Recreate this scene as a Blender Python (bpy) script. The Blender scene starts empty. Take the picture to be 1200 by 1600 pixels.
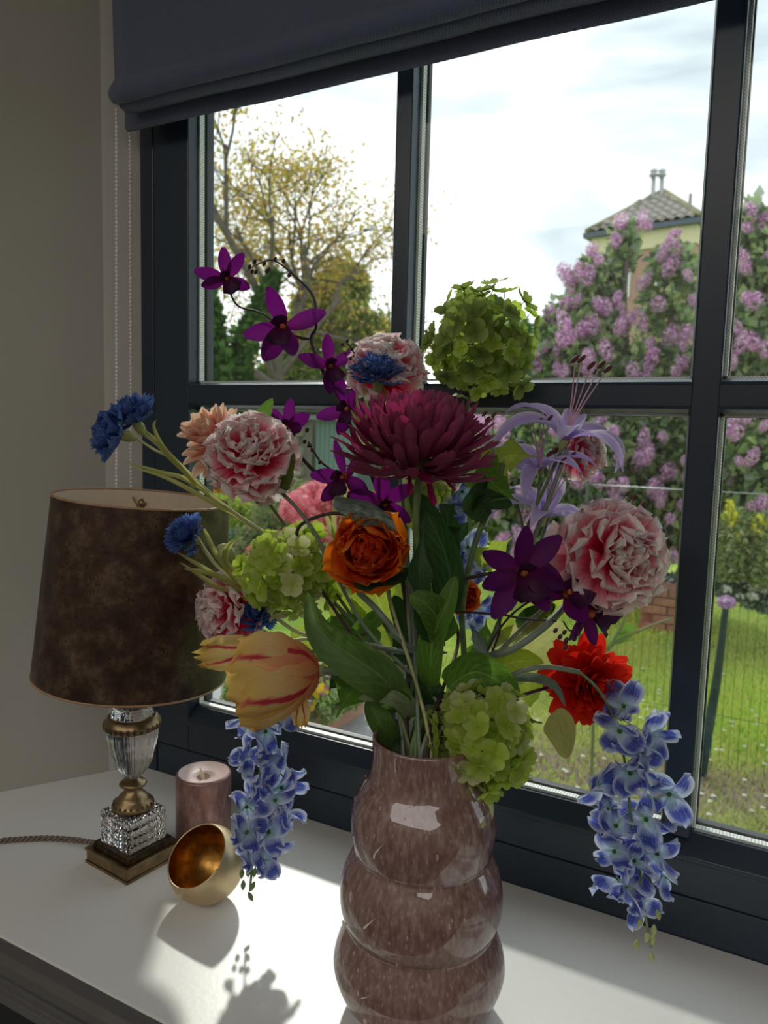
import bpy, math, random
import numpy as np
from mathutils import Matrix, Vector
random.seed(7); NP = np.random.RandomState(7)
PI = math.pi
S = bpy.context.scene
COL = S.collection

# ------------------------------------------------------------------ camera
FPX = 1200.0
def _n(v): return v / np.linalg.norm(v)
_vx = np.array([-2202., -185., FPX]); _vz = np.array([-295., 11295., FPX])
_X = -_n(_vx); _Z = -_n(_vz - (_vz @ _X) * _X); _Y = np.cross(_Z, _X)
if _Y[2] < 0: _Y = -_Y
RW = np.array([_X, _Y, _Z])                      # camera (right, down, forward) to world
CAM = np.array([0., 0., .6])
def P(px, py, t):                                # point seen at a pixel of the photograph, t metres ahead
    return Vector(CAM + RW @ np.array([(px-600)/FPX*t, (py-800)/FPX*t, t]))
def D(r, u, b):                                  # direction: right, up, back towards the viewer
    return Vector(RW @ np.array([r, -u, -b])).normalized()
def on_z(px, py, z=0.):
    d = RW @ np.array([(px-600)/FPX, (py-800)/FPX, 1.]); k = (z-.6)/d[2]
    return Vector(CAM + d*k)
def on_y(px, py, y):
    d = RW @ np.array([(px-600)/FPX, (py-800)/FPX, 1.]); k = y/d[1]
    return Vector(CAM + d*k)
cd = bpy.data.cameras.new('camera'); cam = bpy.data.objects.new('camera', cd); COL.objects.link(cam)
r_, u_, b_ = RW @ np.array([1, 0, 0.]), RW @ np.array([0, -1., 0]), RW @ np.array([0, 0, -1.])
cam.matrix_world = Matrix(((r_[0], u_[0], b_[0], 0), (r_[1], u_[1], b_[1], 0), (r_[2], u_[2], b_[2], .6), (0, 0, 0, 1)))
cd.sensor_fit = 'VERTICAL'; cd.sensor_height = 48; cd.sensor_width = 36; cd.lens = 36
cd.clip_start = .02; cd.clip_end = 400
cd.dof.use_dof = True; cd.dof.focus_distance = .86; cd.dof.aperture_fstop = 11
S.camera = cam

# ------------------------------------------------------------------ sky, sun, exposure
W = bpy.data.worlds.new('sky'); S.world = W; W.use_nodes = True
nt = W.node_tree; nt.nodes.clear()
def N(t, k, **kw):
    n = t.nodes.new(k)
    for a, b in kw.items():
        if a == 'ins':
            for i, v in b.items(): n.inputs[i].default_value = v
        else: setattr(n, a, b)
    return n
o = N(nt, 'ShaderNodeOutputWorld'); bg = N(nt, 'ShaderNodeBackground', ins={'Strength': .80})
tc = N(nt, 'ShaderNodeTexCoord'); mp = N(nt, 'ShaderNodeMapping', ins={'Scale': (1, 1, 2.2), 'Location': (.35, .1, .2)})
nz = N(nt, 'ShaderNodeTexNoise', ins={'Scale': 1.7, 'Detail': 5., 'Roughness': .5, 'Distortion': .3})
cr = N(nt, 'ShaderNodeValToRGB')
e = cr.color_ramp.elements
e[0].position = .36; e[0].color = (.30, .35, .41, 1); e[1].position = .60; e[1].color = (.93, .94, .95, 1)
m_ = e.new(.47); m_.color = (.42, .47, .51, 1)
nt.links.new(tc.outputs['Generated'], mp.inputs[0]); nt.links.new(mp.outputs[0], nz.inputs['Vector'])
nt.links.new(nz.outputs['Fac'], cr.inputs[0]); nt.links.new(cr.outputs[0], bg.inputs['Color']); nt.links.new(bg.outputs[0], o.inputs[0])
sd = bpy.data.lights.new('sun', 'SUN'); sd.energy = .85; sd.angle = math.radians(2.6); sd.color = (1, .95, .86)
sun = bpy.data.objects.new('sun', sd); COL.objects.link(sun)
sun.rotation_euler = Vector((.73, -1.1, -1.)).to_track_quat('-Z', 'Y').to_euler(); sun.location = (-4, 8, 6)
rd = bpy.data.lights.new('room_fill', 'AREA'); rd.energy = 19; rd.shape = 'RECTANGLE'; rd.size = 4.6; rd.size_y = 1.8; rd.color = (1, .95, .9)  # unseen ceiling panel, added as fill to brighten the interior
rl = bpy.data.objects.new('room_fill', rd); COL.objects.link(rl); rl.location = (0, -2.0, 1.88)
rl.rotation_euler = Vector((0, 0.001, -1.)).to_track_quat('-Z', 'Y').to_euler()
S.view_settings.view_transform = 'Standard'; S.view_settings.look = 'None'
S.view_settings.gamma = 1; S.view_settings.exposure = 1.34; S.view_settings.use_curve_mapping = False

# ------------------------------------------------------------------ helpers
PW = {}
def tag(o, label=None, cat=None, group=None, kind=None):
    if label: o['label'] = label
    if cat: o['category'] = cat
    if group: o['group'] = group
    if kind: o['kind'] = kind
    return o
def link(o, parent=None, M=None):
    COL.objects.link(o); M = M or Matrix.Identity(4); PW[o.name] = M
    if parent is not None:
        o.parent = parent; o.matrix_parent_inverse = Matrix.Identity(4); o.matrix_local = PW[parent.name].inverted() @ M
    else: o.matrix_local = M
    return o
def thing(name, loc, label, cat, group=None):
    o = bpy.data.objects.new(name, None); o.empty_display_size = .02
    link(o, None, Matrix.Translation(Vector(loc))); return tag(o, label, cat, group)
def put(name, mesh, parent=None, M=None, mat=None):
    o = bpy.data.objects.new(name, mesh)
    if mat and not mesh.materials: mesh.materials.append(mat)
    return link(o, parent, M)
class MB:
    def __init__(s): s.v = []; s.f = []; s.uv = []
    def vert(s, p, uv=(0, 0)): s.v.append(tuple(p)); s.uv.append(uv); return len(s.v)-1
    def grid(s, rows, uvs=None, closed=False):
        n = len(rows[0]); b = len(s.v); R = len(rows)
        for i, r in enumerate(rows):
            for j, p in enumerate(r): s.vert(p, uvs[i][j] if uvs else (j/max(1, n-1), i/max(1, R-1)))
        for i in range(R-1):
            for j in range(n if closed else n-1):
                k = (j+1) % n; s.f.append((b+i*n+j, b+i*n+k, b+(i+1)*n+k, b+(i+1)*n+j))
        return b
    def box(s, x0, x1, y0, y1, z0, z1, M=None):
        pts = [Vector((x, y, z)) for z in (z0, z1) for y in (y0, y1) for x in (x0, x1)]
        if M: pts = [M @ p for p in pts]
        b = len(s.v)
        for p in pts: s.vert(p)
        for f in ((0, 2, 3, 1), (4, 5, 7, 6), (0, 1, 5, 4), (2, 6, 7, 3), (0, 4, 6, 2), (1, 3, 7, 5)): s.f.append(tuple(b+i for i in f))
    def prism(s, poly, axis, a, b_):             # closed polygon (2-D) extruded along an axis
        n = len(poly); b = len(s.v)
        for h in (a, b_):
            for (p, q) in poly:
                s.vert({'x': (h, p, q), 'y': (p, h, q), 'z': (p, q, h)}[axis])
        for i in range(n):
            j = (i+1) % n; s.f.append((b+i, b+j, b+n+j, b+n+i))
        s.f.append(tuple(b+i for i in reversed(range(n)))); s.f.append(tuple(b+n+i for i in range(n)))
    def tube(s, pts, rad, n=6, cap=True, spline=True, sub=5):
        pts = [Vector(p) for p in pts]
        if not hasattr(rad, '__len__'): rad = [rad]*len(pts)
        if spline and len(pts) > 2:
            q = []; rr = []
            for i in range(len(pts)-1):
                p0 = pts[max(0, i-1)]; p1 = pts[i]; p2 = pts[i+1]; p3 = pts[min(len(pts)-1, i+2)]
                for k in range(sub):
                    t = k/sub; t2 = t*t; t3 = t2*t
                    q.append(.5*((2*p1)+(p2-p0)*t+(2*p0-5*p1+4*p2-p3)*t2+(3*p1-p0-3*p2+p3)*t3)); rr.append(rad[i]*(1-t)+rad[i+1]*t)
            q.append(pts[-1]); rr.append(rad[-1]); pts, rad = q, rr
        rows = []; up = None
        for i, p in enumerate(pts):
            d = (pts[min(i+1, len(pts)-1)]-pts[max(i-1, 0)])
            d = d.normalized() if d.length > 1e-9 else Vector((0, 0, 1))
            if up is None: up = d.orthogonal().normalized()
            up = (up-d*up.dot(d)); up = up.normalized() if up.length > 1e-6 else d.orthogonal().normalized()
            sd_ = d.cross(up)
            rows.append([p+(up*math.cos(a)+sd_*math.sin(a))*rad[i] for a in [2*PI*k/n for k in range(n)]])
        b = s.grid(rows, closed=True)
        if cap:
            s.f.append(tuple(b+k for k in reversed(range(n)))); e_ = b+(len(rows)-1)*n; s.f.append(tuple(e_+k for k in range(n)))
        return pts
    def lathe(s, prof, c=(0, 0, 0), n=32, M=None, cap=(False, False)):
        rows = []
        for (r, z) in prof:
            row = [Vector((c[0]+r*math.cos(2*PI*k/n), c[1]+r*math.sin(2*PI*k/n), c[2]+z)) for k in range(n)]
            rows.append([M @ p for p in row] if M else row)
        b = s.grid(rows, closed=True)
        if cap[0]: s.f.append(tuple(b+k for k in reversed(range(n))))
        if cap[1]:
            e_ = b+(len(rows)-1)*n; s.f.append(tuple(e_+k for k in range(n)))
    def ball(s, c, r, n=8, m=6, M=None, sc=(1, 1, 1)):
        rows = [[Vector((r*sc[0]*math.sin(PI*(i+.02)/(m+.04))*math.cos(2*PI*k/n), r*sc[1]*math.sin(PI*(i+.02)/(m+.04))*math.sin(2*PI*k/n), r*sc[2]*math.cos(PI*i/m))) for k in range(n)] for i in range(m+1)]
        rows = [[(M @ p if M else p+Vector(c)) for p in r0] for r0 in rows]
        s.grid(rows, closed=True)
    def mesh(s, name, mat=None, smooth=True):
        me = bpy.data.meshes.new(name); me.from_pydata(s.v, [], s.f)
        uvl = me.uv_layers.new(name='UVMap')
        li = np.zeros(len(me.loops), dtype=np.int32); me.loops.foreach_get('vertex_index', li)
        uvl.data.foreach_set('uv', np.array(s.uv, dtype=np.float32)[li].ravel())
        if smooth: me.polygons.foreach_set('use_smooth', [True]*len(me.polygons))
        if mat: me.materials.append(mat)
        me.update(); return me
    def obj(s, name, mat, parent=None, smooth=True, M=None): return put(name, s.mesh(name, mat, smooth), parent, M)
def frame(pos, z, roll=0., hint=None):
    z = Vector(z).normalized(); h = Vector(hint) if hint is not None else (Vector((0, 0, 1)) if abs(z.z) < .95 else Vector((1, 0, 0)))
    x = h.cross(z).normalized(); y = z.cross(x)
    M = Matrix((x, y, z)).transposed().to_4x4(); M.translation = Vector(pos)
    return M @ Matrix.Rotation(roll, 4, 'Z')
def RX(a): return Matrix.Rotation(a, 4, 'X')
def RY(a): return Matrix.Rotation(a, 4, 'Y')
def RZ(a): return Matrix.Rotation(a, 4, 'Z')
def T(x, y, z): return Matrix.Translation((x, y, z))
def SC(s): return Matrix.Scale(s, 4)
def rnd(a, b): return random.uniform(a, b)
def bevel(o, w=.002, seg=2):
    m = o.modifiers.new('bevel', 'BEVEL'); m.width = w; m.segments = seg; m.limit_method = 'ANGLE'; m.harden_normals = False; return o

# ------------------------------------------------------------------ materials
def newmat(name):
    m = bpy.data.materials.new(name); m.use_nodes = True; t = m.node_tree; t.nodes.clear()
    return m, t, N(t, 'ShaderNodeOutputMaterial')
def ramp(t, stops, fac):
    c = N(t, 'ShaderNodeValToRGB'); el = c.color_ramp.elements
    while len(el) > 1: el.remove(el[0])
    el[0].position = stops[0][0]; el[0].color = (*stops[0][1], 1)
    for p, q in stops[1:]:
        x = el.new(p); x.color = (*q, 1)
    t.links.new(fac, c.inputs[0]); return c.outputs[0]
def math_(t, op, a, b=0.):
    n = N(t, 'ShaderNodeMath', operation=op)
    for i, v in enumerate((a, b)):
        if isinstance(v, (int, float)): n.inputs[i].default_value = v
        else: t.links.new(v, n.inputs[i])
    return n.outputs[0]
def noise(t, scale, detail=3., coord='Object', sc=(1, 1, 1), rough=.5):
    c = N(t, 'ShaderNodeTexCoord'); mp = N(t, 'ShaderNodeMapping', ins={'Scale': sc}); n = N(t, 'ShaderNodeTexNoise', ins={'Scale': scale, 'Detail': detail, 'Roughness': rough})
    t.links.new(c.outputs[coord], mp.inputs[0]); t.links.new(mp.outputs[0], n.inputs['Vector']); return n.outputs['Fac']
def mixc(t, f, a, b, mode='MIX'):
    n = N(t, 'ShaderNodeMix', data_type='RGBA', blend_type=mode)
    for i, v in ((0, f), (6, a), (7, b)):
        if isinstance(v, (int, float)): n.inputs[i].default_value = v
        elif isinstance(v, tuple): n.inputs[i].default_value = (*v, 1) if len(v) == 3 else v
        else: t.links.new(v, n.inputs[i])
    return n.outputs[2]
def bump(t, h, s=.3, d=.001):
    b = N(t, 'ShaderNodeBump', ins={'Strength': s, 'Distance': d}); t.links.new(h, b.inputs['Height']); return b.outputs[0]
def plain(name, col, rough=.5, metal=0., var=.12, scale=40, bmp=.15, bd=.0005, coat=0., spec=.5, sc=(1, 1, 1), sheen=0.):
    m, t, o = newmat(name); p = N(t, 'ShaderNodeBsdfPrincipled', ins={'Roughness': rough, 'Metallic': metal, 'Coat Weight': coat, 'Specular IOR Level': spec, 'Sheen Weight': sheen})
    f = noise(t, scale, 4, sc=sc)
    d = tuple(c*(1-var) for c in col); l = tuple(min(1, c*(1+var)) for c in col)
    t.links.new(ramp(t, [(.3, d), (.7, l)], f), p.inputs['Base Color'])
    if bmp: t.links.new(bump(t, f, bmp, bd), p.inputs['Normal'])
    t.links.new(p.outputs[0], o.inputs[0]); return m
def petal_mat(name, stops, trans=.45, rough=.55, veins=0., vein_col=None, back=None, edge=None, tcol=None, streaks=None, jitter=.08):
    m, t, o = newmat(name)
    uv = N(t, 'ShaderNodeUVMap'); sp = N(t, 'ShaderNodeSeparateXYZ'); t.links.new(uv.outputs[0], sp.inputs[0])
    u = sp.outputs['Y']; v = sp.outputs['X']
    nf = noise(t, 6, 3, 'UV', (3, 1, 1))
    uu = math_(t, 'ADD', u, math_(t, 'MULTIPLY', math_(t, 'SUBTRACT', nf, .5), jitter*2.5))
    c = ramp(t, stops, uu)
    av = math_(t, 'ABSOLUTE', math_(t, 'SUBTRACT', v, .5))
    if edge:
        f = math_(t, 'MULTIPLY', math_(t, 'SUBTRACT', math_(t, 'ADD', av, math_(t, 'MULTIPLY', nf, .1)), edge[1]), edge[2]); f = math_(t, 'MINIMUM', math_(t, 'MAXIMUM', f, 0.), 1.)
        c = mixc(t, f, c, edge[0])
    if veins:
        w = N(t, 'ShaderNodeTexNoise', ins={'Scale': 1., 'Detail': 2.}); mp = N(t, 'ShaderNodeMapping', ins={'Scale': (34, 1.3, 1)})
        t.links.new(uv.outputs[0], mp.inputs[0]); t.links.new(mp.outputs[0], w.inputs['Vector'])
        f = math_(t, 'MULTIPLY', math_(t, 'MINIMUM', math_(t, 'MAXIMUM', math_(t, 'MULTIPLY', math_(t, 'SUBTRACT', w.outputs['Fac'], .5), 6.), 0.), 1.), veins)
        c = mixc(t, f, c, vein_col)
    if streaks:                                   # red flames running from the base of a tulip petal
        sc_, amp = streaks
        wv = math_(t, 'ADD', av, math_(t, 'MULTIPLY', math_(t, 'SUBTRACT', nf, .5), .10))
        f1 = math_(t, 'SUBTRACT', 1., math_(t, 'MULTIPLY', math_(t, 'ABSOLUTE', math_(t, 'SUBTRACT', wv, math_(t, 'MULTIPLY', u, .34))), 18.))
        f1 = math_(t, 'MULTIPLY', math_(t, 'MAXIMUM', f1, 0.), math_(t, 'SUBTRACT', 1.15, u)); f1 = math_(t, 'MINIMUM', math_(t, 'MULTIPLY', f1, amp), 1.)
        c = mixc(t, f1, c, sc_)
    if back:
        g = N(t, 'ShaderNodeNewGeometry'); c = mixc(t, g.outputs['Backfacing'], c, back)
    p = N(t, 'ShaderNodeBsdfPrincipled', ins={'Roughness': rough, 'Specular IOR Level': .35}); tr = N(t, 'ShaderNodeBsdfTranslucent')
    t.links.new(c, p.inputs['Base Color'])
    if tcol: t.links.new(mixc(t, .7, c, tcol), tr.inputs[0])
    else: t.links.new(c, tr.inputs[0])
    mx = N(t, 'ShaderNodeMixShader', ins={0: trans}); t.links.new(p.outputs[0], mx.inputs[1]); t.links.new(tr.outputs[0], mx.inputs[2])
    w2 = noise(t, 26, 2, 'UV', (4, .6, 1)); nb = bump(t, w2, .35, .0006); t.links.new(nb, p.inputs['Normal'])
    t.links.new(mx.outputs[0], o.inputs[0]); return m
def leaf_mat(name, dark, light, vein, trans=.4, rough=.45):
    m, t, o = newmat(name)
    uv = N(t, 'ShaderNodeUVMap'); sp = N(t, 'ShaderNodeSeparateXYZ'); t.links.new(uv.outputs[0], sp.inputs[0])
    av = math_(t, 'ABSOLUTE', math_(t, 'SUBTRACT', sp.outputs['X'], .5))
    s = math_(t, 'SUBTRACT', sp.outputs['Y'], math_(t, 'MULTIPLY', av, .6))
    saw = math_(t, 'ABSOLUTE', math_(t, 'SUBTRACT', math_(t, 'FRACT', math_(t, 'MULTIPLY', s, 9.)), .5))
    side = math_(t, 'LESS_THAN', saw, .05)
    mid = math_(t, 'LESS_THAN', av, .018)
    nf = noise(t, 9, 4, 'UV'); fn = noise(t, 60, 2, 'UV')
    c = ramp(t, [(.3, dark), (.7, light)], nf); c = mixc(t, math_(t, 'MULTIPLY', fn, .35), c, tuple(x*.6 for x in dark))
    c = mixc(t, math_(t, 'MULTIPLY', math_(t, 'MAXIMUM', side, math_(t, 'MULTIPLY', mid, 1.6)), .5), c, vein)
    p = N(t, 'ShaderNodeBsdfPrincipled', ins={'Roughness': rough, 'Specular IOR Level': .4}); tr = N(t, 'ShaderNodeBsdfTranslucent')
    t.links.new(c, p.inputs['Base Color']); t.links.new(mixc(t, .5, c, tuple(min(1, x*1.7) for x in light)), tr.inputs[0])
    mx = N(t, 'ShaderNodeMixShader', ins={0: trans}); t.links.new(p.outputs[0], mx.inputs[1]); t.links.new(tr.outputs[0], mx.inputs[2])
    t.links.new(bump(t, math_(t, 'SUBTRACT', fn, math_(t, 'MULTIPLY', side, .7)), .4, .0005), p.inputs['Normal'])
    t.links.new(mx.outputs[0], o.inputs[0]); return m
def attr_mat(name, trans=.35, rough=.6, gain=1.):
    m, t, o = newmat(name); a = N(t, 'ShaderNodeAttribute', attribute_name='tone')
    p = N(t, 'ShaderNodeBsdfPrincipled', ins={'Roughness': rough, 'Specular IOR Level': .3}); tr = N(t, 'ShaderNodeBsdfTranslucent')
    t.links.new(a.outputs['Color'], p.inputs['Base Color']); t.links.new(a.outputs['Color'], tr.inputs[0])
    mx = N(t, 'ShaderNodeMixShader', ins={0: trans}); t.links.new(p.outputs[0], mx.inputs[1]); t.links.new(tr.outputs[0], mx.inputs[2])
    t.links.new(mx.outputs[0], o.inputs[0]); return m

M_wall = plain('wall_paint', (.44, .415, .365), .75, var=.03, scale=6, bmp=.05)
M_reveal = plain('reveal_paint', (.56, .525, .48), .6, var=.02, scale=6, bmp=.05)
M_ceil = plain('ceiling_paint', (.6, .58, .55), .8, var=.02)
M_sill = plain('sill_lacquer', (.80, .80, .77), .32, var=.012, scale=160, bmp=.22, bd=.0004, spec=.5)
M_nose = plain('sill_edge_shade', (.10, .095, .09), .4, var=.05, scale=60, bmp=.1)  # white edge on its unlit side, the shade put into the colour
M_dark = plain('under_sill_shade', (.012, .012, .014), .6, var=.1)  # dark cover below the sill, with the lack of light painted in
M_frame = plain('anthracite_paint', (.022, .036, .056), .30, var=.06, scale=90, bmp=.12, bd=.0003, spec=.5)
M_gasket = plain('rubber_gasket', (.02, .02, .022), .5)
M_brass = plain('aged_brass', (.30, .215, .115), .36, metal=1., var=.35, scale=60, bmp=.3)
M_brassd = plain('dark_brass', (.11, .08, .05), .45, metal=1., var=.5, scale=120, bmp=.4)
M_gold = plain('matt_gold', (.66, .52, .31), .38, metal=.85, var=.05, scale=30, bmp=.05)
M_goldin = plain('gold_leaf_lining', (.50, .26, .06), .32, metal=1., var=.45, scale=70, bmp=.6, bd=.001)
M_cord = plain('braided_cord', (.20, .15, .12), .7, var=.4, scale=400)
M_lining = plain('shade_lining', (.72, .60, .46), .8, var=.03)
M_shrim = plain('shade_rim', (.42, .25, .14), .5)
M_stem = plain('stem_green', (.13, .20, .07), .5, var=.25, scale=60)
M_stempale = plain('stem_pale_green', (.36, .40, .16), .5, var=.2, scale=60)
M_stemgrey = plain('stem_grey_green', (.17, .22, .16), .5, var=.2, scale=60)
M_twig = plain('twig_brown', (.045, .022, .022), .5, var=.4, scale=90)
M_bud = plain('dark_bud', (.06, .015, .03), .45, var=.3)

def spacer_mat():
    m, t, o = newmat('perforated_aluminium'); c = N(t, 'ShaderNodeTexCoord'); sp = N(t, 'ShaderNodeSeparateXYZ'); t.links.new(c.outputs['Object'], sp.inputs[0])
    s = math_(t, 'ADD', sp.outputs['X'], sp.outputs['Z']); f = math_(t, 'GREATER_THAN', math_(t, 'FRACT', math_(t, 'MULTIPLY', s, 260.)), .7)
    p = N(t, 'ShaderNodeBsdfPrincipled', ins={'Roughness': .5, 'Metallic': .1})
    t.links.new(mixc(t, f, (.78, .8, .76), (.42, .45, .42)), p.inputs['Base Color']); t.links.new(p.outputs[0], o.inputs[0]); return m
M_spacer = spacer_mat()
def glass_sheet(name, tint=(.97, .985, .98)):     # thin pane: see-through with mirror-like reflection by Fresnel
    m, t, o = newmat(name); tr = N(t, 'ShaderNodeBsdfTransparent', ins={0: (*tint, 1)}); g = N(t, 'ShaderNodeBsdfGlossy', ins={'Roughness': .01, 0: (1, 1, 1, 1)})
    lw = N(t, 'ShaderNodeLayerWeight', ins={0: .5}); mx = N(t, 'ShaderNodeMixShader')
    fr = math_(t, 'ADD', .018, math_(t, 'MULTIPLY', math_(t, 'POWER', lw.outputs['Facing'], 5.), .5))
    t.links.new(fr, mx.inputs[0]); t.links.new(tr.outputs[0], mx.inputs[1]); t.links.new(g.outputs[0], mx.inputs[2])
    t.links.new(mx.outputs[0], o.inputs[0]); return m
M_pane = glass_sheet('window_glass')
def crystal():
    m, t, o = newmat('cut_crystal'); g = N(t, 'ShaderNodeBsdfGlass', ins={'Roughness': .0, 'IOR': 1.5, 0: (1, 1, 1, 1)}); t.links.new(g.outputs[0], o.inputs[0]); return m
M_crystal = crystal()

# ================================================================== THE ROOM
YF = .94                                          # inner face of the window frame
room_x = (-2.6, 2.4)
def wallbox(name, mat, pts_poly, z0, z1):
    b = MB(); b.prism(pts_poly, 'z', z0, z1); o = b.obj(name, mat, smooth=False); o['kind'] = 'structure'; return o
XL, XR = -.982, .41                               # window opening
ZH = 1.27                                         # head of the window
GZ = -.9                                          # garden level
wallbox('wall_left', M_wall, [(-1.60, -.07), (-1.109, .752), (-1.022, .898), (-1.14, .95), (-1.75, -.02)], GZ, 1.9)
wallbox('wall_left_far', M_wall, [(-1.60, -.07), (-1.75, -.02), (-2.75, -2.9), (-2.6, -2.95)], GZ, 1.9)
wallbox('trim_1', M_reveal, [(-1.022, .898), (XL-.001, .945), (XL-.001, .99), (-1.14, .99), (-1.14, .95)], GZ, 1.9)
wallbox('wall_right', M_wall, [(XR+.001, .945), (2.4, .945), (2.4, .99), (XR+.001, .99)], GZ, 1.9)
wallbox('wall_window_low', M_wall, [(XL-.001, .96), (XR+.001, .96), (XR+.001, .99), (XL-.001, .99)], GZ, -.04)
wallbox('wall_window_high', M_wall, [(XL-.001, .955), (XR+.001, .955), (XR+.001, .99), (XL-.001, .99)], ZH+.001, 1.9)
wallbox('wall_side', M_wall, [(2.4, -3), (2.5, -3), (2.5, .99), (2.4, .99)], GZ, 1.9)
wallbox('wall_back', M_wall, [(-2.75, -3.1), (2.5, -3.1), (2.5, -3), (-2.75, -3)], GZ, 1.9)
wallbox('ceiling', M_ceil, [(-2.75, -3.1), (2.5, -3.1), (2.5, 1.), (-2.75, 1.)], 1.9, 2.0)
wallbox('floor', M_dark, [(-2.6, -3), (2.4, -3), (2.4, .94), (-1.14, .94)], GZ-.08, GZ)
# deep white sill board with a rounded nosing whose shade is painted in
b = MB(); b.prism([(-1.243, .528), (1.2, .528), (1.2, YF+.0025), (XL+.002, YF+.0025), (-1.022, .8975), (-1.109, .7515)], 'z', -.035, 0)
o = b.obj('trim_2', M_sill, smooth=False); o['kind'] = 'structure'; tag(o, 'deep white lacquered window sill board'); bevel(o, .0015)
b = MB()
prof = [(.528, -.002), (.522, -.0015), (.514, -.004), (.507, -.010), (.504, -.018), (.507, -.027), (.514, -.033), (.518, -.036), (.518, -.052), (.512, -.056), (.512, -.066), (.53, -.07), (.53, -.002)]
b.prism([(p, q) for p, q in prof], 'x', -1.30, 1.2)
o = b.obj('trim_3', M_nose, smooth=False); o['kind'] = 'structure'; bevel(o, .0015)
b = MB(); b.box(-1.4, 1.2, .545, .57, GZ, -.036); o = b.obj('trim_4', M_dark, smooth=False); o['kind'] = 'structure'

# ---- window
win = bpy.data.objects.new('window_1', None); link(win, None, T(XL, YF, 0)); win['kind'] = 'structure'
def wpart(name, mb, mat, parent=win, bev=.0018, smooth=False, label=None):
    o = mb.obj(name, mat, parent, smooth)
    if bev: bevel(o, bev, 2)
    if label: o['label'] = label
    return o
YB = 1.0
b = MB(); b.box(XL, -.953, YF, YB, -.045, ZH); wpart('outer_stile', b, M_frame)
b = MB(); b.box(.381, XR, YF, YB, -.045, ZH); wpart('outer_stile', b, M_frame)
b = MB(); b.box(-.951, -.8775, YF-.001, YB, .0555, ZH-.05); wpart('sash_stile', b, M_frame)
b = MB(); b.box(.275, .379, YF-.001, YB, .0555, ZH-.05); wpart('sash_stile', b, M_frame)
b = MB(); b.box(-.953, .381, YF+.003, YB, -.045, .052); wpart('bottom_board', b, M_frame)
b = MB(); b.box(-.8775, .275, YF-.001, YB, .0555, .1); wpart('bottom_rail', b, M_frame)
b = MB(); b.prism([(YF-.004, .1), (YF-.004, .106), (YF+.016, .128), (YB, .128), (YB, .1)], 'x', -.8775, .275); wpart('sill_bead', b, M_frame, bev=.001)
b = MB(); b.box(-.8775, .275, YF-.003, YF+.001, .1, .103); wpart('bead_strip', b, M_frame, bev=.0008)
b = MB(); b.box(-.953, .381, YF, YB, ZH-.05, ZH); wpart('head_rail', b, M_frame)
for (x0, x1) in ((-.511, -.487), (-.121, -.090)):
    b = MB(); b.prism([(x0-.0025, YF+.006), (x0, YF), (x0+.002, YF-.0015), (x1-.002, YF-.0015), (x1, YF), (x1, YB-.004), (x0-.0025, YB-.004)], 'z', .128, ZH-.05); wpart('mullion', b, M_frame, bev=.0006)
bars = [(-.877, -.511), (-.487, -.121), (-.09, .275)]
for (x0, x1) in bars:
    b = MB(); b.prism([(YF+.012, .668), (YF+.001, .664), (YF-.001, .660), (YF-.001, .637), (YF+.001, .633), (YF+.012, .629), (YB-.004, .629), (YB-.004, .668)], 'x', x0-.001, x1+.001); wpart('transom', b, M_frame, bev=.0006)
for (x0, x1) in bars:
    for (z0, z1) in ((.128, .629), (.668, ZH-.05)):
        g = MB(); g.box(x0, x1, .9565, .9595, z0, z1); pane = wpart('glass_pane', g, M_pane, bev=0)
        g = MB(); g.box(x0, x1, .9735, .9765, z0, z1); wpart('glass_pane', g, M_pane, bev=0)
        s = MB()
        for q in ((x0, x0+.0035, z0, z1), (x1-.0035, x1, z0, z1), (x0, x1, z0, z0+.0035), (x0, x1, z1-.0035, z1)): s.box(q[0], q[1], .962, .9725, q[2], q[3])
        wpart('spacer', s, M_spacer, pane, bev=0)
        s = MB()
        for q in ((x0, x0+.005, z0, z1), (x1-.003, x1, z0, z1), (x0, x1, z0, z0+.005), (x0, x1, z1-.004, z1)): s.box(q[0], q[1], .977, .984, q[2], q[3])
        wpart('gasket', s, M_gasket, pane, bev=0)

# ---- roman blind (woven navy-grey cloth, gathered folds)
def blind_mat():
    m, t, o = newmat('woven_blind_cloth'); c = N(t, 'ShaderNodeTexCoord'); sp = N(t, 'ShaderNodeSeparateXYZ'); t.links.new(c.outputs['Object'], sp.inputs[0])
    s1 = math_(t, 'SINE', math_(t, 'MULTIPLY', math_(t, 'ADD', sp.outputs['X'], sp.outputs['Z']), 1900.)); s2 = math_(t, 'SINE', math_(t, 'MULTIPLY', math_(t, 'SUBTRACT', sp.outputs['X'], math_(t, 'MULTIPLY', sp.outputs['Z'], 1.6)), 1500.))
    h = math_(t, 'MULTIPLY', math_(t, 'ADD', s1, s2), .5); f = math_(t, 'ADD', math_(t, 'MULTIPLY', h, .5), .5)
    p = N(t, 'ShaderNodeBsdfPrincipled', ins={'Roughness': .85, 'Sheen Weight': .25}); t.links.new(mixc(t, f, (.046, .075, .165), (.16, .18, .25)), p.inputs['Base Color'])
    tr = N(t, 'ShaderNodeBsdfTranslucent', ins={0: (.10, .12, .19, 1)}); mx = N(t, 'ShaderNodeMixShader', ins={0: .10})
    t.links.new(bump(t, h, .5, .0006), p.inputs['Normal']); t.links.new(p.outputs[0], mx.inputs[1]); t.links.new(tr.outputs[0], mx.inputs[2]); t.links.new(mx.outputs[0], o.inputs[0]); return m
M_blind = blind_mat()
bl = thing('roman_blind', (-.5, .89, 1.1), 'navy grey woven roman blind pulled up above the dark window', 'blind')
def zy(px, py, y): return on_y(px, py, y)
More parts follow.
